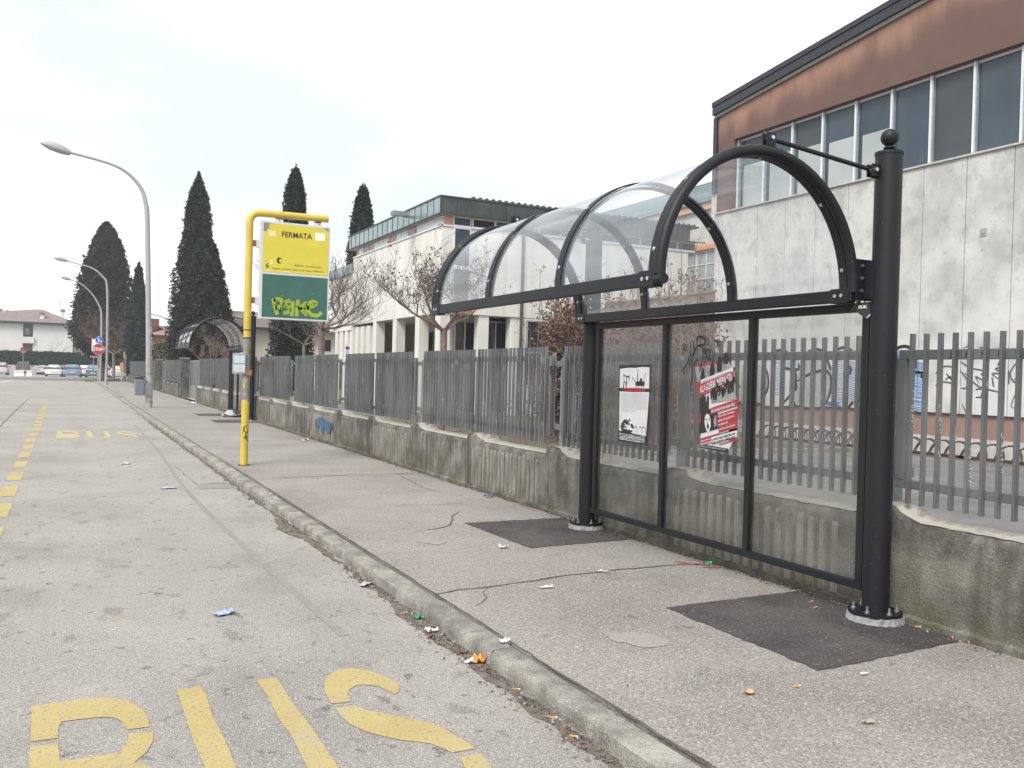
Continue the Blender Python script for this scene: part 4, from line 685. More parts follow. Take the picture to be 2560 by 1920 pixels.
for P in ([(.20,.20),(.27,.23),(.32,.21),(.36,.19),(.44,.21)],[(.20,.12),(.27,.15),(.30,.12),(.38,.14),(.43,.17),(.45,.11)],[(.32,.21),(.31,.12),(.32,.04)],[(.50,.21),(.58,.21),(.62,.18)],[(.66,.17),(.71,.20),(.76,.17)]): ribbon(mb,fr,P,.006,h=.0045,smooth=5)
part(mb,'black_scrawl',M['black'],bs)
for bx in (2.67,3.25):
    part(MB().box(bx,bx+.09,SY-.02,SY+.02,3.745,3.795),'rusty_bracket',M['rust'],bs); o=part(MB().box(bx-.01,bx+.10,SY-.055,SY-.01,3.69,3.75),'bracket_plate',M['white'],bs)
    MB().tube([(bx+.045,SY-.062,3.735),(bx+.045,SY-.05,3.735)],.009,8).build('bolt',M['plast'],o)
for bz in (3.33,2.50):
    part(MB().box(SX+.045,SX+.10,SY-.02,SY+.02,bz,bz+.09),'rusty_bracket',M['rust'],bs); part(MB().box(SX+.095,x0+.01,SY-.06,SY-.01,bz-.02,bz+.10),'bracket_plate',M['white'],bs)
mb=MB(); fr=frame3((SX-.055,SY-.0565,1.2),(1,0,0),(0,0,1),(0,-1,0))
part(MB().tube([(SX,SY,1.98),(SX,SY,2.0)],.056,18).tube([(SX,SY,2.10),(SX,SY,2.115)],.0545,18),'dark_tape',M['plast'],bs,smooth=True)
mb=MB(); fr=frame3((SX,SY-.058,.60),(1,0,0),(0,0,1),(0,-1,0))
for P in ([(.03,.12),(-.02,.10),(-.025,.05),(.02,.02),(.03,.06)],[(.02,.02),(.0,-.04),(.04,-.10)],[(-.02,-.06),(.04,-.04)]): ribbon(mb,fr,P,.012,h=.0,smooth=5)
part(mb,'black_scrawl',M['black'],bs)
tb=part(MB().obox((SX-.105,SY-.03,1.615),(.86,-.5,0),(.5,.86,0),(0,0,1),.10,.012,.15),'timetable_case',M['galv2'],bs,bevel=.004); ft=frame3((SX-.1985,SY+.008,1.465),(.86,-.5,0),(0,0,1),(-.5,-.86,0))
MB().poly([ft(.02,.03,.0),ft(.19,.03,.0),ft(.19,.14,.0),ft(.02,.14,.0)]).poly([ft(.02,.16,.0),ft(.19,.16,.0),ft(.19,.27,.0),ft(.02,.27,.0)]).build('timetable_sheet',flat('timetable_paper',(.42,.46,.50),rough=.3),tb,fix=False)
part(MB().box(SX-.02,SX+.07,SY-.075,SY-.05,1.45,1.53),'rusty_bracket',M['rust'],bs); part(MB().cyl(SX,SY,PZ,PZ+.012,.085,20),'foot_collar',M['tar'],bs)
# ------------------------------------------------ street lamps
def street_lamp(x,y,path,head,hx,label,rb=.085,base_grey=True,parts=True):
    t=thing('street_lamp',(x,y,PZ),label,'street lamp','curved street lamps along the kerb')
    P=[Vector((a,y,z)) for a,z in path]; Ps=spline(P,5); n=len(Ps); 
    rad=[max(.042,rb*(1-.68*i/(n-1))) for i in range(n)]
    part(MB().tube(Ps,rad,16,ref=(0,1,0)),'post',M['lamp'],t,smooth=True)
    part(MB().cyl(x,y,PZ-.02,1.25,rb+.012,18),'base_sleeve',M['lampg'],t,smooth=True)
    part(MB().cyl(x,y,1.25,1.31,rb+.014,18).cyl(x,y,.32,.35,rb+.016,18),'band',M['galv2'],t,smooth=True)
    if parts:
        mb=MB(); rr=random.Random(3)
        for i in range(26):
            z=1.35+1.5*rr.random(); h_=rr.uniform(.04,.11); a0=rr.uniform(3.4,5.2); a1=a0+rr.uniform(.5,1.3); R_=rb-.004*(z-1.4)+.003; n_=6; vs=[]
            for k in range(n_+1):
                q=a0+(a1-a0)*k/n_; vs+=[(x-.02+R_*math.cos(q),y+R_*math.sin(q),z),(x-.02+R_*math.cos(q),y+R_*math.sin(q),z+h_)]
            mb.add(vs,[(2*k,2*k+2,2*k+3,2*k+1) for k in range(n_)])
        tag(part(mb,'sticker_remains',M['sticker'],t),kind='stuff')
    h=Vector((head[0],y,head[1])); e=Vector((hx[0],y,hx[1])); d=(e-h); ln=d.length; d.normalize(); up=Vector((-d.z,0,d.x)) if d.x<0 else Vector((-d.z,0,d.x))
    if up.z<0: up=-up
    mb=MB(); vs=[]; fs=[]; N=12; K=14
    for i in range(N+1):
        tt=i/N; wv=.17*math.sin(math.pi*min(1,tt*.93+.07))**.55; hv=.19*math.sin(math.pi*min(1,tt*.9+.1))**.6
        for k in range(K): q=2*math.pi*k/K; zz=math.sin(q); vs.append(h+d*ln*tt+Vector((0,1,0))*wv*math.cos(q)+up*(hv*zz if zz>0 else hv*.55*zz))
    for i in range(N):
        for k in range(K): fs.append((i*K+k,i*K+(k+1)%K,(i+1)*K+(k+1)%K,(i+1)*K+k))
    fs+=[tuple(range(K)),tuple(range(N*K,N*K+K))]
    hd=part(mb.add(vs,fs),'lamp_head',M['lamp'],t,smooth=True)
    c=h+d*ln*.52-up*.05; MB().sphere(tuple(c),.13,14,8,(1.3,.8,.35)).build('lens',flat('lamp_lens',(.5,.51,.52),rough=.2),hd,smooth=True)
    return t
L1=street_lamp(2.44,32.15,[(2.44,PZ),(2.37,3),(2.26,6.33),(2.20,7.0),(2.03,7.52),(1.60,7.97),(1.0,8.22),(-.19,8.42)],(-.10,8.36),(-.98,8.60),'pale street lamp nearest the camera, with sticker remains and a grey litter bin',.10)
street_lamp(2.35,68.3,[(2.38,PZ),(2.36,3),(2.28,6.94),(1.93,7.76),(1.29,8.27),(.28,8.52),(-.3,8.66)],(-.25,8.62),(-1.15,8.78),'pale street lamp in the middle of the three along the kerb',.09)
street_lamp(2.25,78.5,[(2.25,PZ),(2.25,5.2),(2.0,6.4),(1.35,7.4),(.6,8.0),(-.1,8.25)],(-.05,8.2),(-.75,8.4),'farthest of the three pale street lamps, behind the STOP sign',.08,parts=False)
bn=thing('litter_bin',(2.25,32.1,.45),'grey litter bin fixed to the nearest street lamp','litter bin')
part(MB().box(1.98,2.26,31.93,32.22,.55,1.10),'bin_body',M['binm'],bn,bevel=.02); part(MB().box(1.97,2.27,31.92,32.23,1.10,1.16),'bin_rim',M['plast'],bn,bevel=.01); part(MB().box(2.26,2.5,31.98,32.02,.55,.98),'bin_bracket',M['galv2'],bn)
# far lamp behind the houses
t=thing('street_lamp',(20,95,0),'thin distant street lamp rising behind the near bus shelter roof at left','street lamp'); q=at(432,870,d=85); q2=at(430,800,d=85); q3=at(405,805-8,d=85)
part(MB().tube([(q.x,q.y,0),(q.x,q.y,q2.z-.5),(q.x-.5,q.y,q2.z+.1),(q.x-2.4,q.y,q2.z+.6)],.06,8),'post',M['lamp'],t,smooth=True); part(MB().sphere((q.x-2.7,q.y,q2.z+.62),.3,10,6,(1,.4,.25)),'lamp_head',M['lamp'],t,smooth=True)
# ------------------------------------------------ signs at the junction
ys_=80*RS; xs=2.14*1.0; sg=thing('stop_sign',(xs,77.2,PZ),'red octagonal STOP sign under a round blue arrow sign at the junction','road sign')
def onp(u,v,yy=77.2): return at(u,v,y=yy)
b0=onp(246,945); c1=onp(246,873); c2=onp(248,850); c0=onp(230,873); r1=(onp(261.5,873).x-c0.x)/2; r2=(onp(258,850).x-onp(238,850).x)/2
part(MB().cyl(c1.x,77.25,PZ,c2.z+r2,.045,12),'pole',M['lamp'],sg,smooth=True)
def disc(mb,c,r,n,y,off=0): return mb.tube([(c.x,y,c.z),(c.x,y+.012,c.z)],[r,r],n,ref=(math.sin(off),0,math.cos(off)))
part(disc(MB(),c1,r1*1.04,8,77.16,math.pi/8),'stop_rim',M['swhite'],sg); part(disc(MB(),c1,r1*.97,8,77.14,math.pi/8),'stop_face',M['sred'],sg)
fr=frame3((c1.x,77.135,c1.z),(1,0,0),(0,0,1),(0,-1,0)); text('STOP',fr,-r1*.80,-r1*.28,r1*.78,M['swhite'],'stop_lettering',sg,h=.004,bold=.03,width=r1*1.6)
part(disc(MB(),c2,r2,28,77.16),'blue_rim',M['swhite'],sg,smooth=True); part(disc(MB(),c2,r2*.93,28,77.14),'blue_face',M['sblue'],sg,smooth=True)
fr=frame3((c2.x,77.135,c2.z),(r2,0,0),(0,0,r2),(0,-1,0))
part(MB().poly([fr(-.28,-.7,.004),fr(-.08,-.7,.004),fr(-.08,.25,.004),fr(-.28,.25,.004)]).poly([fr(-.48,.22,.004),fr(.12,.22,.004),fr(-.18,.75,.004)]).poly([fr(-.08,-.42,.004),fr(.35,-.42,.004),fr(.35,-.2,.004),fr(-.08,-.2,.004)]).poly([fr(.33,-.6,.004),fr(.33,-.02,.004),fr(.75,-.31,.004)]),'white_arrows',M['swhite'],sg,fix=False)
q=onp(238,862); part(MB().box(q.x-.25,q.x+.3,77.2,77.215,q.z-.5,q.z+.45),'back_plate',M['swhite'],sg)
mb=MB(); q=at(234,905,y=82); t=thing('street_name_sign',(q.x,82,PZ),'small grey T shaped street name sign left of the STOP sign','street sign'); zt=at(234,892,y=82).z
part(MB().cyl(q.x,82,PZ,zt,.035,8),'pole',M['galv2'],t); part(MB().box(q.x-.28,q.x+.25,81.99,82.01,zt-.08,zt+.09),'name_plate',M['galv2'],t)
t=thing('info_sign',(5,81,0),'small orange notice board on a pale post by the far end of the fence','sign'); q=at(305,905,y=82.5); q0=at(300,908,y=82.5); q1=at(308,927,y=82.5)
part(MB().cyl(q.x,82.5,0,q.z,.06,8),'post',M['lamp'],t); part(MB().box(q0.x,q1.x,82.4,82.43,q1.z,q0.z),'board',M['orangep'],t)
for u,v,lab in ((311,880,'yellow topped thin pole beside the far end of the fence'),(315,887,'thin grey pole at the far end of the fence')):
    q=at(u,v,y=81.5); t=thing('thin_pole',(q.x,81.5,PZ),lab,'pole'); part(MB().cyl(q.x,81.5,0,q.z,.035,8),'shaft',M['galv2'],t); part(MB().cyl(q.x,81.5,q.z-.5,q.z+.02,.045,8),'pole_top',M['yellow'] if u==311 else M['galv2'],t)
# ------------------------------------------------ parked cars (rear towards the camera)
def paint(n,c): return mat('car_paint_'+n,[c,tuple(x*1.06 for x in c)],rough=.3,spec=.6,coat=.4)
def car(u0,u1,vb,vt,d,pm,label,kind='hatch',zf=RZ):
    a=at(u0,(vb+vt)/2,d=d); b=at(u1,(vb+vt)/2,d=d); W=(b-a).length/2; c=(a+b)/2; zt=at((u0+u1)/2,vt,d=d).z; H=max(1.2,zt-zf); Lc={'hatch':3.9,'sedan':4.4,'van':4.3}[kind]
    t=thing('parked_car',(c.x,c.y,zf),label,'car','cars parked beyond the junction'); C=Vector((c.x,c.y,zf))
    if kind=='hatch': ST=[(0,.34,.62,.62,.90,.90),(.06,.24,.80,.80,.96,.93),(.20,.20,.62*H,.62*H,1,.86),(.42,.19,.64*H,.86*H,1,.80),(.75,.18,.65*H,.98*H,1,.74),(1.6,.18,.64*H,H,1,.75),(2.4,.18,.63*H,.95*H,1,.76),(2.95,.18,.61*H,.63*H,1,.82),(3.5,.2,.54*H,.54*H,.96,.9),(3.9,.3,.40*H,.40*H,.85,.8)]
    elif kind=='sedan': ST=[(0,.34,.60,.60,.90,.90),(.06,.24,.60*H,.60*H,.96,.93),(.30,.20,.66*H,.66*H,1,.86),(.85,.19,.67*H,.70*H,1,.82),(1.35,.18,.66*H,.97*H,1,.74),(2.2,.18,.64*H,H,1,.74),(2.9,.18,.63*H,.94*H,1,.76),(3.4,.18,.62*H,.63*H,1,.82),(4.0,.2,.54*H,.54*H,.96,.9),(4.4,.3,.40*H,.40*H,.85,.8)]
    else: ST=[(0,.32,.60,.60,.94,.94),(.05,.24,.52*H,.52*H,.98,.96),(.14,.2,.54*H,.9*H,1,.88),(.3,.19,.54*H,.985*H,1,.84),(1.6,.18,.54*H,H,1,.84),(2.5,.18,.54*H,.98*H,1,.84),(3.0,.18,.54*H,.93*H,1,.84),(3.55,.18,.53*H,.55*H,1,.86),(4.0,.2,.5*H,.5*H,.96,.9),(4.3,.3,.38*H,.38*H,.86,.8)]
    vs=[]; fs=[]
    for (y,zb,zs,zr,wb,wc) in ST:
        hw=W*wb; hc=W*wc; cab=zr>zs+.08
        row=[(hw*.94,zb),(hw,zb+.18),(hw,(zb+zs)/2+.05),(hw*.97,zs-.03),((hc*.97 if cab else hw*.9),zs+.01),((hc*.88) if cab else hw*.8,zr-.06 if cab else zr),((hc*.75) if cab else hw*.5,zr-.01 if cab else zr+.005),(0,zr+.01)]
        full=[(x,z) for x,z in row]+[(-x,z) for x,z in reversed(row[:-1])]
        vs+=[(C.x+x,C.y+y,C.z+z) for x,z in full]
    n=15
    for i in range(len(ST)-1):
        for k in range(n-1): fs.append((i*n+k,i*n+k+1,(i+1)*n+k+1,(i+1)*n+k))
        fs.append((i*n+n-1,i*n,(i+1)*n,(i+1)*n+n-1))
    fs+=[tuple(range(n)),tuple(range((len(ST)-1)*n,len(ST)*n))]
    part(MB().add(vs,fs),'body',pm,t,smooth=True)
    # rear window follows the slope between two stations
    i0,i1={'hatch':(2,4),'sedan':(3,4),'van':(1,3)}[kind]; s0,s1=ST[i0],ST[i1]; ya=s0[0]-.03; yb=s1[0]-.03; za=s0[2]+.05 if kind!='van' else s0[2]+.06; zb_=s1[3]-.08
    wa=W*s0[5]*.86; wb_=W*s1[5]*.82
    if kind=='hatch': ya,yb=ST[2][0]-.02,ST[3][0]+.10
    if kind=='van': ya,yb=.05,.14
    part(MB().prism([(C.x-wa,C.y+ya,C.z+za),(C.x+wa,C.y+ya,C.z+za),(C.x+wb_,C.y+yb,C.z+zb_),(C.x-wb_,C.y+yb,C.z+zb_)],(0,.12,-.02)),'rear_window',M['cglass'],t)
    for s in (-1,1):
        k0,k1=(4,6); P=[]
        S0,S1,S2,S3=ST[4],ST[5],ST[6],ST[7] if kind!='van' else ST[7]
        part(MB().prism([(C.x+s*(W*S0[5]*.985),C.y+S0[0]-.1,C.z+S0[2]+.05),(C.x+s*(W*S2[5]*.985),C.y+S3[0]-.15,C.z+S2[2]+.05),(C.x+s*W*S2[5]*.91,C.y+S2[0],C.z+S2[3]-.10),(C.x+s*W*S0[5]*.91,C.y+S0[0]+.1,C.z+S0[3]-.10)],(-s*.02,0,0)),'side_window',M['cglass'],t)
        if kind=='hatch': part(MB().obox((C.x+s*W*.83,C.y+.16,C.z+.70*H),(1,0,0),(0,1,.1),(0,0,1),W*.09,.10,.13*H),'tail_light',M['tail'],t,bevel=.02)
        elif kind=='van': part(MB().obox((C.x+s*W*.93,C.y+.07,C.z+.55*H),(1,0,0),(0,1,0),(0,0,1),W*.06,.05,.15*H),'tail_light',M['tail'],t,bevel=.01)
        else: part(MB().obox((C.x+s*W*.76,C.y+.05,C.z+.54*H),(1,0,0),(0,1,0),(0,0,1),W*.16,.05,.05*H),'tail_light',M['tail'],t,bevel=.01)
        for y in (.72,Lc-.75):
            wh=part(MB().tube([(C.x+s*(W-.20),C.y+y,C.z+.30),(C.x+s*(W-.0),C.y+y,C.z+.30)],.31,18),'wheel',M['tyre'],t,smooth=True); MB().tube([(C.x+s*(W-.02),C.y+y,C.z+.30),(C.x+s*(W+.012),C.y+y,C.z+.30)],.19,14).build('rim',M['rim'],wh,smooth=True)
        part(MB().obox((C.x+s*(W+.08),C.y+2.6,C.z+.66*H),(1,0,0),(0,1,0),(0,0,1),.09,.05,.07),'wing_mirror',M['plast'],t,bevel=.02)
    part(MB().box(C.x-W*.88,C.x+W*.88,C.y-.05,C.y+.12,C.z+.26,C.z+.46),'bumper',pm,t,bevel=.04); part(MB().box(C.x-W*.86,C.x+W*.86,C.y-.02,C.y+.2,C.z+.19,C.z+.27),'lower_bumper',M['plast'],t)
    part(MB().box(C.x-.26,C.x+.26,C.y-.062,C.y-.04,C.z+(.47 if kind=='sedan' else .50),C.z+(.58 if kind=='sedan' else .61)),'number_plate',M['plate'],t)
    return t
car(-8,17,938,906,99,paint('silver',(.42,.43,.46)),'silver car cut off by the left edge, beyond the junction')
car(41,74,940,904.5,104,paint('green',(.03,.07,.055)),'dark green van behind the white concrete barriers','van')
car(93,120,937.5,912.5,112,paint('greysilver',(.40,.41,.44)),'silver saloon just left of the white hatchback','sedan')
car(115,154,942,912,98,paint('white',(.68,.67,.64)),'white hatchback left of the light blue hatchback')
car(148,172,938,912,110,paint('slate',(.10,.14,.17)),'dark slate car glimpsed between the white and light blue hatchbacks')
car(160.5,202,942.6,911.6,98,paint('lightblue',(.17,.26,.38)),'light blue hatchback in the middle of the parked row')
car(197,224,938,913,110,paint('white2',(.62,.63,.66)),'white car with wide dark rear window right of the light blue hatchback','sedan')
car(216,248,943,912.5,97,paint('steelblue',(.13,.18,.25)),'steel blue saloon left of the cypress trunk','sedan')
car(252,277,941,913,101,paint('white3',(.64,.64,.66)),'white car partly hidden behind the cypress trunk')
car(278,316,942,915,97,paint('white4',(.52,.53,.57)),'silver white saloon at the right end of the row by the fence','sedan')
def barrier(u0,u1,label):
    a=at(u0,941,z=RZ); b=at(u1,941,z=RZ); yy=a.y*.97; x0=a.x*.97; x1=x0+(b.x-a.x)*.97*yy/(b.y*.97)
    t=thing('concrete_barrier',((x0+x1)/2,yy,RZ),label,'barrier'); zt=.75
    P=[(x0,yy-.3,RZ),(x0,yy-.3,RZ+.12),(x0,yy-.1,RZ+.35),(x0,yy-.08,zt),(x0,yy+.08,zt),(x0,yy+.1,RZ+.35),(x0,yy+.3,RZ+.12),(x0,yy+.3,RZ)]
    part(MB().prism(P,(x1-x0,0,0)),'body',M['barr'],t,bevel=.02)
barrier(35,62,'wider white concrete barrier in front of the green van'); barrier(66,81,'narrower white concrete barrier right of the sign pole')
q=at(62,941,z=RZ); t=thing('road_sign',(q.x,q.y*.96,RZ),'sign seen from behind on a thin pole in front of the green van','road sign'); zz=at(62,880,d=95).z
part(MB().cyl(q.x,q.y*.955,RZ,zz,.04,8),'pole',M['galv2'],t); part(MB().tube([(q.x,q.y*.955-.05,zz+.1),(q.x,q.y*.955-.03,zz+.1)],.3,16),'sign_back',M['galv2'],t,smooth=True); part(MB().box(q.x-.22,q.x+.3,q.y*.955-.08,q.y*.955-.05,zz+.15,zz+.4),'red_lamp',M['sred'],t)
q=at(262,933,d=92); t=thing('street_bin',(q.x,q.y,RZ),'dark green wheeled bin beside the cypress trunk','bin'); part(MB().box(q.x-.25,q.x+.25,q.y-.25,q.y+.25,RZ+.05,1.0),'bin_body',flat('green_bin',(.03,.06,.05)),t,bevel=.03); part(MB().box(q.x-.28,q.x+.28,q.y-.28,q.y+.28,1.0,1.07),'lid',M['plast'],t,bevel=.02)
mb=MB().box(-45,6,128,128.3,0,1.2); t=tag(mb.build('low_wall',M['lwall']),'long pale low wall in front of the hedge behind the parked cars','wall')
# ------------------------------------------------ foliage helpers
def leaf_mesh(name,C,N,size,m,parent,elong=1.0,rng=RNG):
    """C centres (n,3), N preferred directions (n,3), one ragged quad per clump"""
    n=len(C); N=N/np.maximum(1e-6,np.linalg.norm(N,axis=1))[:,None]
    A=rng.normal(size=(n,3)); A-= (A*N).sum(1)[:,None]*N*.6; A/=np.linalg.norm(A,axis=1)[:,None]
    B=np.cross(A,rng.normal(size=(n,3))); B/=np.linalg.norm(B,axis=1)[:,None]
    s=(size*rng.uniform(.55,1.35,n))[:,None]; A=A*s*elong; B=B*s*.62
    V=np.stack([C-A,C-B*.7,C+A,C+B*.9],1).reshape(-1,3)
    me=bpy.data.meshes.new(name); me.vertices.add(4*n); me.vertices.foreach_set('co',V.ravel()); me.loops.add(4*n); me.loops.foreach_set('vertex_index',np.arange(4*n,dtype=np.int32))
    me.polygons.add(n); me.polygons.foreach_set('loop_start',np.arange(0,4*n,4,dtype=np.int32)); me.polygons.foreach_set('loop_total',np.full(n,4,dtype=np.int32)); me.update(calc_edges=True); me.validate()
    me.materials.append(m); o=bpy.data.objects.new(name,me); COL.objects.link(o)
    if parent: o.parent=parent; o.matrix_parent_inverse=Matrix.Translation(-parent.location) if parent.type=='EMPTY' and not parent.parent else Matrix()
    return o
def cypress(x,y,z0,H,W,m,label,prof,n=9000,leaf=.2,trunk=.25,seed=1,skirt=.6,lean=0):
    rng=np.random.default_rng(seed); t=thing('cypress_tree',(x,y,z0),label,'tree','cypress trees'); 
    part(MB().tube([(x,y,z0-.1),(x,y,z0+skirt+1.2),(x+lean*.5,y,z0+H*.5)],[trunk,trunk*.85,trunk*.3],10),'trunk',M['cbark'],t,smooth=True)
    pt,pr=zip(*prof); tt=rng.random(n)**.9; th=rng.uniform(0,2*np.pi,n)
    R=np.interp(tt,pt,pr)*W/2
    bump=1+.10*np.sin(3*th+seed)+.11*np.sin(5*th+tt*13+seed)+.09*np.sin(7*th-tt*29)+.07*np.sin(11*th+tt*61+seed)+.05*rng.normal(size=n)
    # vertical plumes: lumps that climb the crown
    R=R*bump*(1-.5*rng.random(n)**3.0)*np.where(rng.random(n)<.05,rng.uniform(1.04,1.16,n),1); Z=z0+skirt+tt*(H-skirt)
    C=np.stack([x+R*np.cos(th)+lean*tt,y+R*np.sin(th),Z+rng.normal(size=n)*.12],1)
    N=np.stack([np.cos(th)*.5,np.sin(th)*.5,np.full(n,1.0)],1)
    leaf_mesh('crown',C,N,leaf,m,t,1.25,rng)
    # dense inner foliage so that no daylight shows through the middle
    k=n//3; tt=rng.random(k); th=rng.uniform(0,2*np.pi,k); R=np.interp(tt,pt,pr)*W/2*.72*np.sqrt(rng.random(k))
    C=np.stack([x+R*np.cos(th)+lean*tt,y+R*np.sin(th),z0+skirt+tt*(H-skirt)*.97],1); leaf_mesh('inner_foliage',C,np.tile([0,0,1.],(k,1)),leaf*2.2,m,t,1.3,rng)
    return t
COLP=[(0,.55),(.06,.9),(.2,1),(.45,.95),(.65,.75),(.82,.5),(.93,.26),(1,.04)]
CONE=[(0,.55),(.08,.92),(.2,1),(.4,.84),(.6,.60),(.75,.42),(.88,.25),(.96,.10),(1,.02)]
def cyp(uc,vt,vb,wpx,d,m,label,prof,seed,n=9000,leaf=.2,skirt=.3,lean=0):
    b=at(uc,vb,d=d); tp=at(uc,vt,d=d); cypress(b.x,b.y,0,tp.z,wpx*d/FP*1.0,m,label,prof,n=n,leaf=leaf,seed=seed,skirt=skirt,lean=lean)
cyp(257,560,946,146,88,M['cypb'],'very wide brownish dark cypress behind the STOP sign',[(0,.25),(.06,.62),(.18,1),(.34,.95),(.55,.76),(.74,.57),(.88,.36),(.96,.20),(1,.04)],2,34000,.16,2.0)
cyp(341,662,945,66,80,M['cypg'],'small slim green cypress just right of the wide brownish one',CONE,3,14000,.12,.6)
cyp(486,440,930,116,62,M['cyp'],'tallest cypress, pointed, rising behind the far bus shelter',[(0,.5),(.1,.9),(.25,1),(.42,.9),(.6,.66),(.75,.50),(.86,.42),(.94,.2),(1,.02)],4,34000,.10,.4)
cyp(512,590,930,132,58,M['cyp'],'broader lower cypress in front of the tallest one',[(0,.6),(.12,.95),(.3,1),(.55,.82),(.78,.52),(.92,.28),(1,.05)],5,28000,.10,.3)
cyp(455,760,930,60,60,M['cyp'],'short dark cypress at the left foot of the tallest one',CONE,15,9000,.10,.3)
cyp(728,428,925,98,50,M['cyp'],'narrow cypress rising behind the yellow and green stop board',[(0,.7),(.15,1),(.35,1),(.6,.78),(.8,.55),(.93,.38),(.985,.2),(1,.05)],6,24000,.085,.2)
cyp(897,472,925,82,52,M['cyp'],'narrow cypress beside the teal roof edge of the school',[(0,.8),(.3,1),(.5,.96),(.7,.8),(.85,.58),(.95,.36),(.99,.2),(1,.05)],7,24000,.085,.2)
def hedge(x0,x1,y0,y1,z1,label,m,n,leaf,z0=0):
    t=thing('hedge',((x0+x1)/2,(y0+y1)/2,z0),label,'hedge'); rng=np.random.default_rng(int(abs(x0*7))); 
    C=np.stack([rng.uniform(x0,x1,n),np.where(rng.random(n)<.6,y0+np.abs(rng.normal(size=n))*.15,rng.uniform(y0,y1,n)),z0+(z1-z0)*rng.random(n)**.8+rng.normal(size=n)*.04],1)
    leaf_mesh('foliage',C,np.tile([0,-1,.6],(n,1)),leaf,m,t,1,rng); part(MB().box(x0,x1,y0+.25,y1,z0,z1-.15),'inner_growth',m,t); return t
a=at(0,882,d=108); b=at(330,884,d=108); hedge(-22,at(200,890,y=129).x,129,131.5,2.95,'tall clipped dark green hedge in front of the white house',M['hedge'],26000,.22)
hedge(at(200,890,y=129).x,at(335,890,y=127).x+3,127,129.5,2.6,'lower stretch of dark green hedge behind the cypress trunk',M['hedge'],12000,.22)
# ------------------------------------------------ bare trees
def bare_tree(x,y,z0,label,forkz,crown_r,crown_top,seed,rt=.085,shoots=7,m='bark',mt='twig',leaves=None,nl=0,limbs=4,spread=1.0,depth=3,cat='tree'):
    rr=random.Random(seed); t=thing('bare_tree',(x,y,z0),label,cat); tm=MB(); bm_=MB(); tips=[]
    tm.tube([(x,y,z0-.1),(x+.02,y,z0+(forkz-z0)*.5),(x+rr.uniform(-.04,.04),y,forkz)],[rt*1.15,rt,rt*1.1],10)
    top=Vector((x,y,forkz-.03)); 
    def grow(p,d,L_,r,dep):
        P=[p]; n=5 if dep>1 else 4
        for i in range(n):
            d=(d+Vector((rr.uniform(-.36,.36),rr.uniform(-.36,.36),rr.uniform(-.12,.26)*(1 if dep<3 else .9)))).normalized(); p=p+d*(L_/n); P.append(p)
        R=[max(.0035,r*(1-.62*i/n)) for i in range(n+1)]
        (tm if dep>=depth else bm_).tube(P,R,8 if dep>=depth else (5 if dep>1 else 3),cap=False)
        if dep==0: tips.append(P[-1]); tips.append(P[2]); return
        k=shoots if dep==depth else (5 if dep==2 else 4)
        for j in range(k):
            i=rr.randint(1 if dep<depth else 2,n); q=P[i]; a=rr.uniform(0,2*math.pi); sd=Vector((math.cos(a),math.sin(a),rr.uniform(.1,1.0)))
            nd_=(d*.75+sd*.65*spread).normalized(); grow(q,nd_,L_*rr.uniform(.42,.75),max(.0045,R[i]*rr.uniform(.42,.62)),dep-1)
    for k in range(limbs):
        a=2*math.pi*k/limbs+rr.uniform(-.4,.4); el=rr.uniform(.2,.95)
        grow(top,Vector((math.cos(a)*spread,math.sin(a)*spread,el)).normalized(),crown_r*rr.uniform(.75,1.05),rt*.5,depth)
    part(tm,'trunk',M[m],t,smooth=True); part(bm_,'branches',M[mt],t)
    if leaves:
        rng=np.random.default_rng(seed); T=np.array([tuple(q) for q in tips]); C=T[rng.integers(0,len(T),nl)]+rng.normal(size=(nl,3))*.04
        tag(leaf_mesh('seed_clusters' if leaves=='seed' else 'dry_leaves',C,rng.normal(size=(nl,3)),.035 if leaves=='seed' else .05,M[leaves],t,1,rng),kind='stuff')
    return t
bare_tree(6.5,25.2,.1,'leafless plane tree with long bare shoots behind the stop board',2.75,1.9,5.4,21,rt=.085,limbs=6,spread=1.2,shoots=10)
bare_tree(8.0,19.6,.1,'leafless plane tree with dark seed clusters in front of the school corner',2.6,1.55,4.8,35,rt=.078,leaves='seed',nl=1300,limbs=6,spread=1.2,shoots=9)
q=at(760,880,d=36); bare_tree(q.x,q.y,.1,'thin bare tree farther back left of the school',2.6,1.9,5,41,rt=.06,limbs=4)
q=at(284,925,d=84); bare_tree(q.x,q.y,.1,'low spreading bare tree with reddish twigs near the brick house',2.6,3.3,6,51,rt=.13,limbs=6,mt='twigr',spread=1.4,shoots=9)
q=at(330,925,d=82); bare_tree(q.x,q.y,.1,'smaller reddish bare tree right of the nearest lamp post',2.2,2.5,6,52,rt=.1,limbs=5,mt='twigr',spread=1.3)
q=at(530,925,d=45); bare_tree(q.x,q.y,.1,'small bare tree in front of the cypresses, seen through the far shelter',1.6,1.15,6,53,rt=.05,limbs=4,mt='bark',spread=1.1)
q=at(133,905,y=133); bare_tree(q.x,q.y,.1,'tiny bare tree in front of the white house',2.3,1.9,4,54,rt=.05,limbs=3,mt='twigr',spread=.6,depth=2)
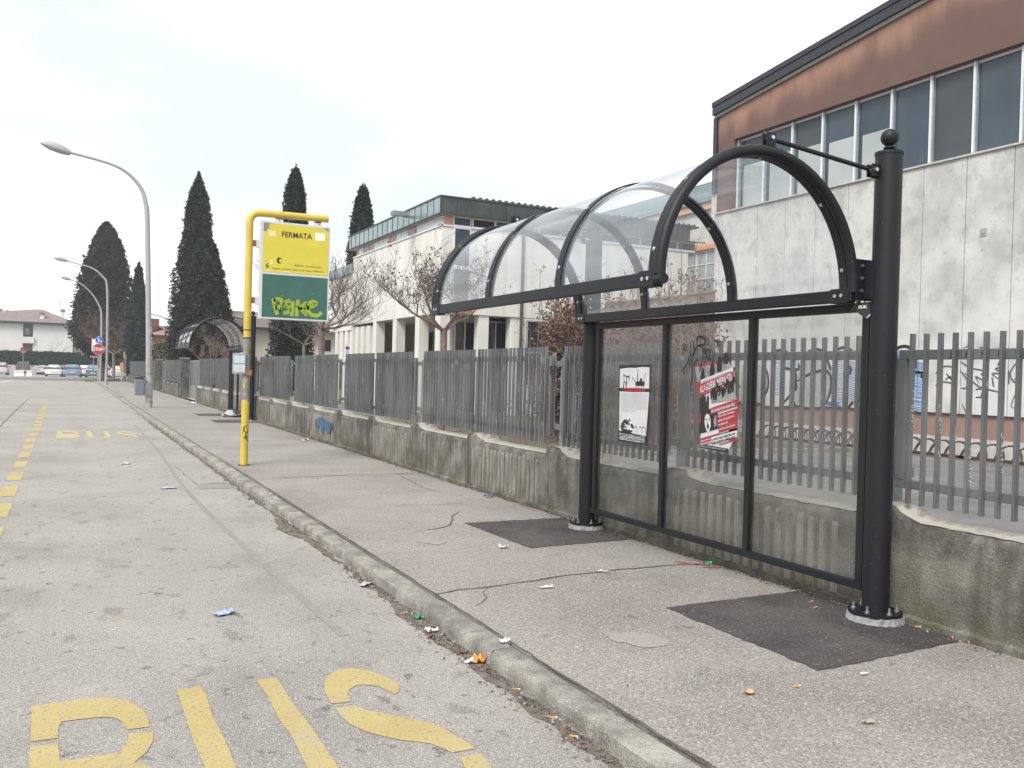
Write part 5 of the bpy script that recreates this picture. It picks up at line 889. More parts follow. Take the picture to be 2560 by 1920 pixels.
def thicket(u0,u1,d0,d1,n,ztop,label,seed,lf,dens,z0=.1,ls=.045):
    rr=random.Random(seed); a=at((u0+u1)/2,900,d=(d0+d1)/2); t=thing('sapling_thicket',(a.x,a.y,z0),label,'shrub'); mb=MB(); tips=[]
    for i in range(n):
        p=at(rr.uniform(u0,u1),900,d=rr.uniform(d0,d1)); b=Vector((p.x,p.y,z0)); H=ztop*rr.uniform(.6,1.05); P=[b]; dx=rr.uniform(-.12,.12); dy=rr.uniform(-.12,.12)
        for k in range(6): P.append(P[-1]+Vector((dx*H/6*1.4+rr.uniform(-.04,.04),dy*H/6+rr.uniform(-.04,.04),H/6)))
        mb.tube(P,[.017*(1-.11*k)+.002 for k in range(7)],4,cap=False)
        for j in range(14):
            k=rr.randint(1,6); q=P[k]; e=q+Vector((rr.uniform(-.4,.4),rr.uniform(-.4,.4),rr.uniform(.1,.5)))*(1.1-.1*k); mid=(q+e)/2+Vector((rr.uniform(-.05,.05),0,rr.uniform(-.05,.05)))
            mb.tube([q,mid,e],[.009,.006,.004],3,cap=False); tips+=[mid,e]
            if j<5: e2=mid+Vector((rr.uniform(-.2,.2),rr.uniform(-.2,.2),rr.uniform(.0,.25))); mb.tube([mid,e2],[.006,.003],3,cap=False); tips.append(e2)
    part(mb,'stems',M['twigr'],t); rng=np.random.default_rng(seed); T=np.array([tuple(q) for q in tips]); wgt=np.exp(-np.maximum(0,T[:,2]-dens)*1.3); wgt/=wgt.sum()
    C=T[rng.choice(len(T),lf,p=wgt)]+rng.normal(size=(lf,3))*.07; tag(leaf_mesh('dry_leaves',C,rng.normal(size=(lf,3)),ls,M['dryl'],t,1,rng),kind='stuff')
thicket(1350,1495,18.5,21.5,34,3.4,'dense shrub with dry reddish brown leaves behind the small no parking sign',61,15000,2.2,ls=.045)
thicket(1330,1470,19,21,24,3.7,'taller thin stems rising out of the brown leaved shrub',64,2200,2.6)
thicket(1490,1620,18,22,34,3.8,'thin leafless saplings seen through the left bay of the shelter roof',62,4200,2.9)
thicket(1620,1790,18,23,40,4.2,'taller thin saplings in front of the weathered block near the hall',63,5200,3.0)
t=thing('garden_twigs',(5.6,10.5,.1),'low bare twiggy bush just behind the fence, below the slats','shrub'); mb=MB(); rr=random.Random(9)
for i in range(90):
    p=Vector((rr.uniform(5.1,6.2),rr.uniform(9,15.5),.1)); mb.tube([p,p+Vector((rr.uniform(-.2,.2),rr.uniform(-.3,.3),rr.uniform(.3,.6))),p+Vector((rr.uniform(-.4,.4),rr.uniform(-.6,.6),rr.uniform(.5,.85)))],[.008,.006,.003],3,cap=False)
part(mb,'stems',M['twigr'],t)
q=at(420,880,d=66); t=thing('round_shrub',(q.x,q.y,0),'rounded grey green bush left of the far bus shelter','shrub'); n=5000; d_=RNG.normal(size=(n,3)); d_/=np.linalg.norm(d_,axis=1)[:,None]; rad=RNG.uniform(.75,1.02,n)[:,None]
leaf_mesh('foliage',np.array([q.x,q.y,1.6])+d_*rad*np.array([1.6,1.4,1.9]),d_,.12,M['shrub'],t); part(MB().tube([(q.x,q.y,0),(q.x,q.y,1.6)],.08,8),'stem',M['cbark'],t)
# ------------------------------------------------ sports hall on the right
HX=16.7; HY=20.3; hall=thing('sports_hall',(HX,HY,0),'large hall with white weathered concrete panels, terracotta band and dark sloping roof edge','building')
def hz(y): return 9.64+.117*(20.34-y)      # top of the roof edge
core=MB(); core.add([(HX+.31,3,0),(HX+.31,HY-.06,0),(HX+24,HY-.06,0),(HX+24,3,0),(HX+.31,3,hz(3)-.5),(HX+.31,HY-.06,hz(HY)-.5),(HX+24,HY-.06,hz(HY)-.5),(HX+24,3,hz(3)-.5)],[(0,1,2,3),(4,7,6,5),(0,4,5,1),(1,5,6,2),(2,6,7,3),(3,7,4,0)])
part(core,'core_wall',M['hallw'],hall)
y=HY; k=0; PW=1.045
while y>4:
    y1=y-(.72 if k==0 else PW); o=part(MB().box(HX,HX+.16,y1+.008,y-.008,1.0,6.385),'wall_panel',M['hallw'],hall,bevel=.006)
    if k in (8,9,10):
        yy=(y+y1)/2+.1; zz=(4.75,4.85,4.95)[k-8]
        mb=MB().box(HX-.012,HX,yy-.07,yy+.07,zz-.08,zz+.08); c=mb.build('fixing_plate',flat('grey_plate',(.3,.3,.3)),o); MB().tube([(HX-.03,yy,zz),(HX-.012,yy,zz)],.022,10).build('bolt',M['steel'],c,smooth=True)
    y=y1; k+=1
part(MB().box(HX+.07,HX+.19,4,HY-.02,.50,1.0),'pink_plinth',M['pink'],hall); part(MB().box(HX+.04,HX+.18,4,HY-.02,.05,.498),'white_base_course',flat('dirty_white_base',(.47,.46,.43),rough=.9),hall)
part(MB().box(HX-.05,HX+.30,4,HY,6.385,6.43),'window_sill',flat('stone_sill',(.42,.41,.38),rough=.8),hall,bevel=.006)
# upper terracotta wall: band above the windows and a pier at the far end
tb_=MB(); tb_.add([(HX+.02,3,8.42),(HX+.02,HY,8.42),(HX+.02,HY,hz(HY)-.46),(HX+.02,3,hz(3)-.46),(HX+.30,3,8.42),(HX+.30,HY,8.42),(HX+.30,HY,hz(HY)-.46),(HX+.30,3,hz(3)-.46)],[(0,1,2,3),(4,7,6,5),(0,4,5,1),(1,5,6,2),(2,6,7,3),(3,7,4,0)])
part(tb_,'terracotta_band',M['terra'],hall); part(MB().box(HX+.02,HX+.30,19.60,HY-.02,6.43,8.417),'terracotta_pier',M['terra'],hall)
# windows
y=19.58; k=0
part(MB().box(HX+.22,HX+.235,4,19.6,6.43,6.50).box(HX+.22,HX+.235,4,19.6,8.36,8.42),'window_rail',M['wframe'],hall)
while y>5:
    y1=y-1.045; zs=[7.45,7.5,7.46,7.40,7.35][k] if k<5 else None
    g=M['wblue'] if k%4 not in (2,) else M['wblue2']
    pn=part(MB().poly([(HX+.24,y1,6.45),(HX+.24,y,6.45),(HX+.24,y,8.40),(HX+.24,y1,8.40)]),'pane',g,hall,fix=False)
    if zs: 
        o=part(MB().poly([(HX+.236,y1+.04,6.47),(HX+.236,y-.16,6.47),(HX+.236,y-.16,zs+.2),(HX+.236,y1+.04,zs+.2)]),'painted_see_through',M['wpale'],hall,fix=False)  # light through from the opposite windows, painted onto the lower glass
    part(MB().box(HX+.14,HX+.238,y-.022,y+.022,6.43,8.41),'mullion',M['wframe'],hall,bevel=.003); part(MB().box(HX+.16,HX+.238,y-.05,y-.026,6.43,8.41),'frame_strip',M['alu'],hall)
    y=y1; k+=1
# roof edge: two stepped metal fascias and a pale strip below
def slopebar(x0,x1,zt,zb,name,m,ya=3,yb=HY+.12):
    mb=MB(); mb.add([(x0,ya,hz(ya)+zb),(x0,yb,hz(yb)+zb),(x0,yb,hz(yb)+zt),(x0,ya,hz(ya)+zt),(x1,ya,hz(ya)+zb),(x1,yb,hz(yb)+zb),(x1,yb,hz(yb)+zt),(x1,ya,hz(ya)+zt)],[(0,1,2,3),(4,7,6,5),(0,4,5,1),(1,5,6,2),(2,6,7,3),(3,7,4,0)]); return part(mb,name,m,hall)
slopebar(HX-.16,HX+.3,0,-.13,'roof_edge_upper',M['fascia']); slopebar(HX-.13,HX+.3,-.14,-.36,'roof_edge_lower',M['fascia']); slopebar(HX-.05,HX+.3,-.361,-.44,'gutter_strip',M['grime'])
slopebar(HX+.3,HX+24,-.02,-.2,'roof',M['fascia'])
part(MB().box(HX-.04,HX+.1,HY+.0,HY+.16,7.0,9.2),'corner_downpipe',M['fascia'],hall); part(MB().box(HX+.02,HX+.3,HY+.0,HY+.22,6.2,8.65),'rendered_end_pier',flat('pale_end_pier',(.5,.5,.47),rough=.9),hall)
# graffiti on the hall wall
gf=tag(bpy.data.objects.new('wall_graffiti',None),None); COL.objects.link(gf); gf.parent=hall; gf.matrix_parent_inverse=Matrix.Translation(-hall.location)
frw=lambda a,b,h=0:(HX-.004-h,a,b)
def blob(P,m,name,h): return part(MB().poly([tuple(frw(p.x,p.y,h)) for p in spline([*P,P[0]],5)[:-1]]),name,m,gf,fix=False)
def gy(u,v): q=at(u,v,x=HX); return (q.y,q.z)
Z=lambda L_:[gy(1680+a*500/2212,800+b*360/1593) for a,b in L_]
Z2=lambda L_:[gy(2220+a*340/1567,820+b*360/1659) for a,b in L_]
blob(Z([(1000,400),(1220,340),(1400,500),(1300,700),(1330,930),(1000,930),(970,700)]),M['paper'],'white_fill',.0005)
blob(Z([(1440,470),(1600,330),(1740,470),(1800,640),(1690,940),(1380,940),(1330,800),(1370,660)]),M['silv'],'silver_fill',.001)
blob(Z([(780,480),(900,500),(1010,520),(1060,700),(1000,880),(860,920),(760,900)]),M['silv'],'silver_fill',.001)
mbk=MB()
for P in ([(1000,480),(1060,600),(1060,760),(990,890)],[(1220,440),(1220,520),(1390,550),(1400,470)],[(1210,940),(1310,830),(1370,700),(1370,560)],[(1320,620),(1380,740),(1320,830),(1370,950)],[(1380,680),(1500,610),(1580,580),(1700,560),(1760,640),(1750,800),(1690,950)],[(1720,440),(1760,560)],[(1500,350),(1600,325),(1680,345)],[(1820,330),(1900,305),(2000,335)],[(1960,500),(1980,560),(1950,610)],[(1950,970),(2010,900)],[(1560,560),(1570,680)],[(790,580),(840,590),(900,640)],[(670,530),(740,570)],[(680,700),(760,740)],[(1130,350),(1200,335),(1280,350)]): ribbon(mbk,frw,Z(P),.075,h=.003,smooth=5)
for P in ([(60,340),(100,240),(200,210),(300,250)],[(0,300),(60,340)],[(240,460),(250,500),(350,510),(450,530)],[(380,540),(450,640)],[(90,780),(120,880)],[(250,500),(245,600)]): ribbon(mbk,frw,Z2(P),.07,h=.003,smooth=5)
part(mbk,'black_outline',M['black'],gf)
mbb=MB(); rr=random.Random(12)
def stripes(fn,x0,x1,y0,y1,n,wd,sl=20):
    for i in range(n):
        b=y0+(y1-y0)*i/n; ribbon(mbb,frw,fn([(x0+rr.uniform(-12,12),b+rr.uniform(-4,4)),((x0+x1)/2,b+sl*.5+rr.uniform(-5,5)),(x1+rr.uniform(-12,12),b+sl+rr.uniform(-4,4))]),wd,h=.002,smooth=3)
stripes(Z,1095,1230,450,860,17,.015,-20); stripes(Z,1230,1400,450,560,6,.015,-10); stripes(Z,1800,1900,450,940,20,.016,-20); stripes(Z,1900,2030,450,900,20,.017,30); stripes(Z,1700,1860,900,950,4,.03)
stripes(Z2,80,300,260,330,5,.015,10); stripes(Z2,90,240,360,780,20,.015,10); stripes(Z2,240,450,370,960,24,.022,45)
tag(part(mbb,'blue_stripes',M['bluew'],gf),kind='stuff')
mbg=MB()
for P in ([(550,530),(600,460),(680,440),(770,455)],[(550,670),(610,620),(770,640)],[(670,520),(740,600),(790,640)],[(660,600),(720,560),(740,620)],[(830,480),(910,600),(900,690),(840,690)],[(830,380),(950,460),(1090,490),(1080,540),(1130,500)],[(880,510),(960,600),(1060,680),(1130,670),(1100,610),(1010,560),(1060,640)],[(1010,710),(1100,700),(1290,740)],[(1010,800),(1130,790)],[(1130,730),(1080,760),(1110,860)],[(1300,370),(1270,420),(1310,450),(1240,470),(1320,520),(1200,530),(1320,610)],[(1200,560),(1220,680)],[(1510,370),(1430,470),(1410,540),(1450,620),(1530,630)],[(1500,380),(1500,560)],[(1450,590),(1530,590)],[(1390,480),(1395,650)]): ribbon(mbg,frw,Z2(P),.034,h=.002,smooth=5)
for P in ([(545,890),(580,980)],[(850,860),(910,1000)],[(1510,670),(1420,900),(1520,915)],[(860,230),(955,200)],[(1050,220),(1110,228)]): ribbon(mbg,frw,Z2(P),.02,h=.002,smooth=3,jit=.5)
part(mbg,'grey_marker_tags',M['marker'],gf)
# bicycle racks along the hall
for j in range(7):
    y0=17.2-1.45*j; lab=['farthest rusty bicycle rack of hoops along the hall','second farthest rusty hoop bicycle rack by the hall','third rusty hoop bicycle rack from the far end of the hall','middle hoop bicycle rack along the hall wall','fifth hoop bicycle rack from the far end, left of the post','reddish hoop bicycle rack behind the fence right of the post','nearest hoop bicycle rack at the right edge'][j]
    t=thing('bicycle_rack',(16.1,y0,.13),lab,'bicycle rack','bicycle racks by the hall')
    for i in range(4):
        c=y0-.36*i
        for dx in (0,.16): part(MB().tube([(15.95+dx+.1*math.sin(a),c-.27*math.cos(a)+dx*.5,.15+.31*math.sin(a)) for a in [math.pi*k/14 for k in range(15)]],.014,6,cap=False),'hoop',M['rackr'] if j>=5 and i%2 else M['rackm'],t,smooth=True)
    part(MB().box(15.92,15.97,y0-1.35,y0+.28,.13,.19),'base_rail',M['rackm'],t)
tag(MB().box(15.7,16.75,4,20,.10,.135).build('gravel_strip',M['soil']),kind='structure')
# ------------------------------------------------ school
SCX,SCY=11.27,27.98; sc=thing('school_building',(SCX,SCY,0),'cream two storey school with teal panelled roof edge and columned ground floor','building')
part(MB().box(SCX,SCX+.3,SCY,38.5,3.63,6.60).box(SCX+.3,21.7,SCY,SCY+.3,3.63,6.60),'upper_wall',M['school'],sc)
part(MB().box(SCX+.1,21.9,SCY+.1,38.4,6.60,7.02),'clerestory_wall',M['salmon'],sc)
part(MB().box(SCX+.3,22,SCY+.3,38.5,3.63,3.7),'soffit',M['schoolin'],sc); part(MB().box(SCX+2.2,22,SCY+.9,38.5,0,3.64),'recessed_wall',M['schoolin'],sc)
part(MB().box(14.45,21.7,SCY+.02,SCY+.9,0,3.62),'right_ground_wall',M['school'],sc)
part(MB().box(SCX-.04,SCX+.0,SCY-.04,38.5,6.60,6.645).box(SCX-.04,22,SCY-.04,SCY,6.60,6.645),'sill_course',M['wframe'],sc)
part(MB().box(SCX-.1,22.05,SCY-.1,38.9,6.98,7.03),'eaves_soffit',flat('pinkish_soffit',(.5,.4,.35)),sc)
y=SCY-.14; k=0
while y<38.6:
    e=min(y+.62,38.75); part(MB().box(SCX-.14,SCX-.1,y+.012,e-.012,7.02,7.56),'fascia_panel',M['copper'],sc); part(MB().box(SCX-.155,SCX-.1,y-.012,y+.012,7.0,7.58),'fascia_joint',M['tealtrim'],sc); y=e; k+=1
x=SCX-.14
while x<21.6:
    e=x+.62; part(MB().box(x+.006,e-.006,SCY-.14,SCY-.1,7.02,7.56),'fascia_panel',M['copperd'],sc,'dark grey fascia panel'); part(MB().box(x-.006,x+.006,SCY-.15,SCY-.1,7.02,7.56),'fascia_joint',M['tealtrim'],sc); x=e
part(MB().box(SCX-.17,22.1,SCY-.17,38.9,7.56,7.61),'roof_edge',M['tealtrim'],sc); part(MB().box(SCX-.165,22.4,SCY-.16,SCY-.1,6.99,7.02).box(SCX-.165,SCX-.1,SCY-.1,38.8,6.99,7.02),'fascia_drip',M['tealtrim'],sc)
mb=MB(); x=SCX+1.0
while x<22: mb.add([(x,SCY-.16,7.61),(x+.05,SCY-.16,7.68),(x+.12,SCY-.16,7.68),(x+.17,SCY-.16,7.61),(x,SCY+6,7.61),(x+.05,SCY+6,7.68),(x+.12,SCY+6,7.68),(x+.17,SCY+6,7.61)],[(0,1,2,3),(4,7,6,5),(1,5,6,2),(0,4,5,1),(2,6,7,3)]); x+=.25
part(mb,'corrugated_roof',M['copperd'],sc)
# clerestory windows, left face: groups of four between salmon piers
y=SCY+.12; g=0
while y<38:
    for i in range(4):
        if y+.62>38.3: break
        m_=M['wdark'] if (g,i) in ((1,0),(1,3),(2,3),(3,0),(3,3)) else M['wpale']
        wf=part(MB().box(SCX+.03,SCX+.1,y,y+.60,6.66,6.96),'window_frame',M['wframe'],sc); MB().box(SCX+.02,SCX+.035,y+.04,y+.56,6.69,6.93).build('pane',m_,wf); y+=.61
    y+=.38; g+=1
x=SCX+.42; k=0
while x<21.6:
    w_=.66 if k==0 else .86; wf=part(MB().box(x,x+w_,SCY+.03,SCY+.1,6.66,6.97),'window_frame',M['wframe'],sc); MB().box(x+.035,x+w_-.035,SCY+.02,SCY+.035,6.69,6.93).build('pane',M['wblue'] if k==0 else M['wdark'],wf); x+=w_+.02 if k else w_+.06; k+=1
# tall stair window on the right face
wf=part(MB().box(SCX+.42,SCX+1.06,SCY-.03,SCY+.05,3.95,6.60),'window_frame',M['wframe'],sc)
for z0,z1 in ((5.30,6.55),(4.25,5.15),(3.98,4.2)): MB().box(SCX+.47,SCX+1.01,SCY-.04,SCY-.028,z0,z1).build('pane',M['wblue'],wf)
part(MB().box(SCX+.42,SCX+1.15,SCY-.035,SCY+.05,3.66,3.90),'orange_lintel',M['orange'],sc)
# columns and ground floor
for (x,y) in ((SCX+.2,SCY+.25),(SCX+.2,30.2),(SCX+.2,32.7),(SCX+.2,35.2),(12.95,SCY+.25),(14.2,SCY+.25)):
    part(MB().box(x-.2,x+.2,y-.2,y+.2,0,3.63),'column',M['school'],sc,bevel=.02)
for i in range(7): part(MB().box(SCX+.02,SCX+.3,35.9+.82*i,36.35+.82*i,0,3.5),'pilaster',M['school'],sc)
part(MB().box(SCX+.22,SCX+.3,35.6,41.4,0,3.5),'pale_infill',M['housew'],sc)
def window(x0,x1,y,z0,z1,nx,nz,parent,door=False,axis='x',m='wdark',fm='alu'):
    def bx(a0,a1,d0,d1,z0_,z1_): return MB().box(a0,a1,y+d0,y+d1,z0_,z1_) if axis=='x' else MB().box(y+d0,y+d1,a0,a1,z0_,z1_)
    f=MB(); th=.05
    def ab(a0,a1,d0,d1,q0,q1):
        b=bx(a0,a1,d0,d1,q0,q1); f.add(b.v,b.f)
    ab(x0,x1,-.06,0,z0,z0+th); ab(x0,x1,-.06,0,z1-th,z1)
    for i in range(nx+1): a=x0+(x1-x0-th)*i/nx; ab(a,a+th,-.062,.0,z0+th,z1-th)
    for j in range(1,nz): z=z0+(z1-z0)*j/nz; ab(x0+th,x1-th,-.058,.0,z,z+th)
    fo=part(f,'door_frame' if door else 'window_frame',M[fm],parent)
    for i in range(nx):
        for j in range(nz):
            bx(x0+(x1-x0)*i/nx+.03,x0+(x1-x0)*(i+1)/nx-.01,-.03,-.02,z0+(z1-z0)*j/nz+.03,z0+(z1-z0)*(j+1)/nz-.01).build('pane',M[m],fo)
    return fo
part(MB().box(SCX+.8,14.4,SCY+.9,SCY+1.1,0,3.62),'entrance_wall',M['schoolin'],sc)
window(12.15,12.98,SCY+.86,.15,2.3,3,1,sc,True); window(12.15,12.98,SCY+.86,2.35,3.45,2,1,sc); window(13.3,14.25,SCY+.86,.15,2.3,3,1,sc,True); window(13.3,14.25,SCY+.86,2.35,3.5,2,1,sc)
window(14.6,18.6,SCY+.015,1.2,3.55,4,2,sc); window(18.8,21.6,SCY+.015,1.2,3.2,3,2,sc)
for y0 in (28.9,33.2): window(y0,y0+1.5,SCX+2.18,.15,3.3,2,2,sc,False,'y')
part(MB().tube([(14.36,SCY-.06,.1),(14.36,SCY-.06,6.98)],.05,10),'downpipe',flat('brown_downpipe',(.06,.045,.045),rough=.5),sc,smooth=True)
# set back left wing
part(MB().box(SCX+.0,SCX+6,38.5,42.2,3.4,5.95),'left_wing_wall',M['school'],sc); part(MB().box(SCX-.1,SCX+6,38.45,42.5,5.93,6.36),'left_wing_fascia',M['copper'],sc); part(MB().box(SCX+.3,SCX+6,38.5,42.2,0,3.4),'left_wing_ground_wall',M['school'],sc)
part(MB().box(SCX-.02,SCX+.25,38.45,38.75,3.4,6.0),'corner_pier',M['schoolin'],sc)
fl=part(MB().box(SCX-.5,SCX-.14,30.3,30.45,7.18,7.26).box(SCX-1.0,SCX-.45,30.2,30.55,7.22,7.36),'floodlight',M['galv2'],sc)
sp=part(MB().sphere((16.1,SCY-.3,6.85),.14,14,10).box(16.05,16.15,SCY-.25,SCY-.12,6.8,7.0),'dome_lamp',M['plast'],sc,smooth=True)
# block behind with teal edge and orange lintel
bk=thing('annex_building',(23.8,29,0),'weathered grey block with teal roof edge between the school and the hall','building')
part(MB().box(23.9,42,20.6,75,0,9.1),'wall',M['hallw'],bk); y=20.6
while y<60:
    part(MB().box(23.66,23.72,y+.01,y+.95,9.05,9.78),'fascia_panel',M['copper'],bk); y+=.96
part(MB().box(23.72,42,20.6,75,9.1,9.84),'roof',M['tealtrim'],bk); part(MB().box(23.75,23.9,20.6,60,8.75,9.05),'salmon_course',M['salmon'],bk)
a=at(1716,633,x=23.8); b=at(1790,633,x=23.8); c=at(1750,616,x=23.8); e=at(1750,735,x=23.8)
part(MB().box(23.7,23.9,b.y,a.y,a.z,c.z),'orange_lintel',M['orange'],bk); window(b.y,a.y,23.88,e.z,a.z-.02,3,3,bk,False,'y','wpale','wframe')
# brown brick garden walls in the courtyard
for i,(u0,u1,v,d) in enumerate(((1437,1456,772,24),(1517,1600,760,24),(1612,1708,750,23),(1722,1788,738,22.5))):
    p=at(u0,v,d=d); q=at(u1,v-8,d=d); lab=['narrow brown brick wall block half hidden by the brown shrub','brown brick wall block seen above the left pane of the near shelter','middle brown brick wall block seen through the shelter roof','brown brick wall block nearest to the white hall wall'][i]
    t=thing('brick_wall',((p.x+q.x)/2,(p.y+q.y)/2,.1),lab,'wall','brick wall blocks in the courtyard')
    mb=MB(); d_=Vector((q.x-p.x,q.y-p.y,0)); nrm=Vector((-d_.y,d_.x,0)).normalized()*.6
    P=[(p.x,p.y,.1),(q.x+d_.x*.06,q.y+d_.y*.06,.1),(q.x,q.y,q.z),(p.x,p.y,p.z)]; part(mb.prism(P,nrm),'wall_body',M['brick'],t)
    mb=MB(); P=[(p.x-.03,p.y-.03,p.z),(q.x+.03,q.y-.03,q.z),(q.x+.03,q.y-.03,q.z+.06),(p.x-.03,p.y-.03,p.z+.06)]; part(mb.prism(P,nrm*1.05),'coping',M['pink'],t)
tag(MB().box(12,40,21.5,22.0,.1,1.1).build('low_wall',M['lwall']),'low pale wall behind the courtyard garden','wall')
tag(sheet('garden_bed',7.2,15,13.5,27.4,PZ-.004,M['soil']),kind='structure')
tag(MB().box(7.05,7.2,13.4,27.4,.05,.22).box(7.05,15,13.3,13.45,.05,.22).build('garden_kerb',M['kerb']),kind='structure')
tag(sheet('courtyard_path',4.8,7.05,8,60,PZ-.006,flat('pale_paving',(.40,.38,.34),rough=.9,v=.1)),kind='structure')
n=9000; C=np.stack([RNG.uniform(2.2,4.4,n),RNG.uniform(82.5,88,n),RNG.uniform(.05,.2,n)],1); tag(leaf_mesh('verge_grass',C,np.tile([0,0,1.],(n,1)),.09,M['grass'],None),kind='stuff')
tag(MB().box(-1.5,12,82.3,96.5,-.05,.06).build('grass_verge',M['earth']),kind='structure') if False else tag(MB().box(1.2,12,82.35,96.5,-.05,.07).build('grass_verge',M['grass']),kind='structure')
# small no parking signs inside the fence
def nopark(u,v0,v1,wpx,d,label):
    a=at(u,v0,d=d); b=at(u,v1,d=d); w_=max(.1,wpx*d/FP/2); t=thing('no_parking_sign',(a.x,a.y,.1),label,'road sign','small no parking signs'); c=(a.z+b.z)/2; hh=(a.z-b.z)/2
    part(MB().cyl(a.x,a.y+.03,.1,a.z,.025,8),'pole',M['galv2'],t); part(MB().box(a.x-w_,a.x+w_,a.y,a.y+.01,c-hh,c+hh),'plate',M['swhite'],t)
    fr=frame3((a.x,a.y-.003,c+hh*.25),(w_,0,0),(0,0,hh),(0,-1,0)); cir=lambda r,k=20:[(r*math.cos(q),r*.58*math.sin(q)) for q in [2*math.pi*i/k for i in range(k)]]
    part(MB().poly([fr(p[0],p[1]) for p in cir(.82)]),'red_ring',M['sred'],t,fix=False); part(MB().poly([fr(p[0],p[1],.002) for p in cir(.6)]),'blue_disc',M['sblue'],t,fix=False); mb=MB(); ribbon(mb,fr,[(-.5,.3),(.5,-.3)],.18,h=.004,smooth=1,taper=False); part(mb,'red_bar',M['sred'],t)
    part(MB().poly([fr(-.55,-1.05,.002),fr(-.1,-1.05,.002),fr(-.1,-.75,.002),fr(-.55,-.75,.002)]).poly([fr(.15,-1.05,.002),fr(.55,-1.05,.002),fr(.55,-.75,.002),fr(.15,-.75,.002)]),'blue_symbols',M['sblue'],t,fix=False)
nopark(1412,853,889,12,24,'small white no parking sign on a pole left of the near shelter post'); nopark(869,862,884,8,33,'small white no parking sign behind the fence right of the stop board')
# ------------------------------------------------ houses in the distance
hs=thing('white_house',(-3,120,0),'white two storey house with brown tiled roof and central loggia behind the hedge','house')
D=125.; Yh=136.; P_=lambda u,v:at(u,v,y=Yh)
xl=P_(-60,800).x; xr=P_(187,800).x; ze=P_(92,806).z; l0,l1=P_(58,811).x,P_(83,811).x
part(MB().box(xl,l0,Yh,Yh+10,0,ze),'wall',M['housew'],hs); part(MB().box(l1,xr,Yh,Yh+10,0,ze),'wall',M['housew'],hs); part(MB().box(l0,l1,Yh+1.6,Yh+10,0,ze),'loggia_back_wall',M['houseg'],hs)
zb0,zb1=P_(70,858).z,P_(70,842).z; part(MB().box(l0-.15,l1+.15,Yh-.25,Yh-.1,zb0,zb1),'balcony_parapet',M['housew'],hs); part(MB().box(l0,l1,Yh,Yh+1.6,zb0-.05,zb0+.12),'balcony_slab',M['housew'],hs)
part(MB().box(l0+.2,l0+.7,Yh+1.5,Yh+1.59,zb1-.5,zb1+1.2),'window_frame',M['alu'],hs); part(MB().box(l1-1.0,l1-.05,Yh+.3,Yh+.4,zb1+.0,zb1+.25),'folded_awning',M['plast'],hs); part(MB().box(l0+.8,l1-.1,Yh+1.5,Yh+1.59,1,zb0-1.0),'shutter',M['houseg'],hs)
zr=P_(95,775).z; xm=P_(95,775).x; zl=P_(-20,792).z; zR=P_(186,801).z
roof=MB(); ov=.5; roof.add([(xl-3,Yh-ov,ze),(xr+ov,Yh-ov,ze),(xr+ov,Yh+10.5,ze),(xl-3,Yh+10.5,ze),(xm-.5,Yh+5,zr+.35),(xm+.5,Yh+5,zr+.35),(xl-3,Yh+4,zl+.3)],[(0,1,5,4,6),(1,2,5),(2,3,6,4,5),(0,6,3),(3,2,1,0)])
rf=part(roof,'roof',M['rtile2'],hs); part(MB().box(xl-3,xr+ov,Yh-ov-.1,Yh-ov,ze-.22,ze+.02),'gutter',M['plast'],hs)
for u0,u1,v0,v1,dy in ((100,110,781,803,1.6),(153,162,773,794,7),(183,191,784,800,9),(15,21,775,786,9),(-1,5,772,788,7),(41,45,776,782,9)):
    a=at(u0,v0,y=Yh+dy); b=at(u1,v1,y=Yh+dy); c=MB().box(a.x,b.x,Yh+dy,Yh+dy+.6,b.z-.6,a.z-.35).build('chimney',M['housew'],rf); 
    part(MB().box(a.x-.06,b.x+.06,Yh+dy-.06,Yh+dy+.66,a.z-.35,a.z),'chimney_pot',M['rtile2'],hs)
for u,v0,v1 in ((151,749,793),(36,763,776),(101,774,782),(173,781,790)):
    a=at(u,v0,y=Yh+7); b=at(u,v1,y=Yh+7); mb=MB().tube([(a.x,Yh+7,b.z-.5),(a.x,Yh+7,a.z)],.035,5); 
    for k in range(3 if u==151 else 1): mb.tube([(a.x-.55+.1*k,Yh+7,a.z-.3-.5*k),(a.x+.55-.1*k,Yh+7,a.z-.3-.5*k)],.022,4)
    part(mb,'aerial',M['galv2'],hs)
part(MB().tube([(xr-.1,Yh-.1,0),(xr-.1,Yh-.1,ze)],.07,8),'downpipe',M['plast'],hs)
part(MB().box(xr+.05,xr+4,Yh+3,Yh+10,0,ze-1.5),'side_wall',M['houseg'],hs)
rb=thing('brick_house',(16,100,0),'red brick house with shallow tiled roof between the cypresses','house'); Yb=96.; Q_=lambda u,v:at(u,v,y=Yb)
x0,x1=Q_(372,850).x,Q_(445,850).x; z1=Q_(400,838).z; part(MB().box(x0,x1,Yb,Yb+9,0,z1),'wall',M['redbrick'],rb); zt=Q_(410,822).z
part(MB().add([(x0-.4,Yb-.5,z1),(x1+.4,Yb-.5,z1),(x1+.4,Yb+9.5,z1),(x0-.4,Yb+9.5,z1),(x0+3,Yb+4.5,zt+.5),(x1-2,Yb+4.5,zt+.5)],[(0,1,5,4),(1,2,5),(2,3,4,5),(3,0,4),(3,2,1,0)]),'roof',M['rtile'],rb); q=Q_(402,874); part(MB().box(q.x-1.2,q.x+1,Yb-.08,Yb,q.z,q.z+.2),'string_course',M['housew'],rb); part(MB().box(x0+.5,x0+1.3,Yb+4,Yb+4.6,zt,zt+1.2),'chimney',M['redbrick'],rb)
yh=thing('yellow_house',(15,62,0),'low pale yellow house with brown roof behind the stop board','house'); Yy=62.; Q_=lambda u,v:at(u,v,y=Yy)
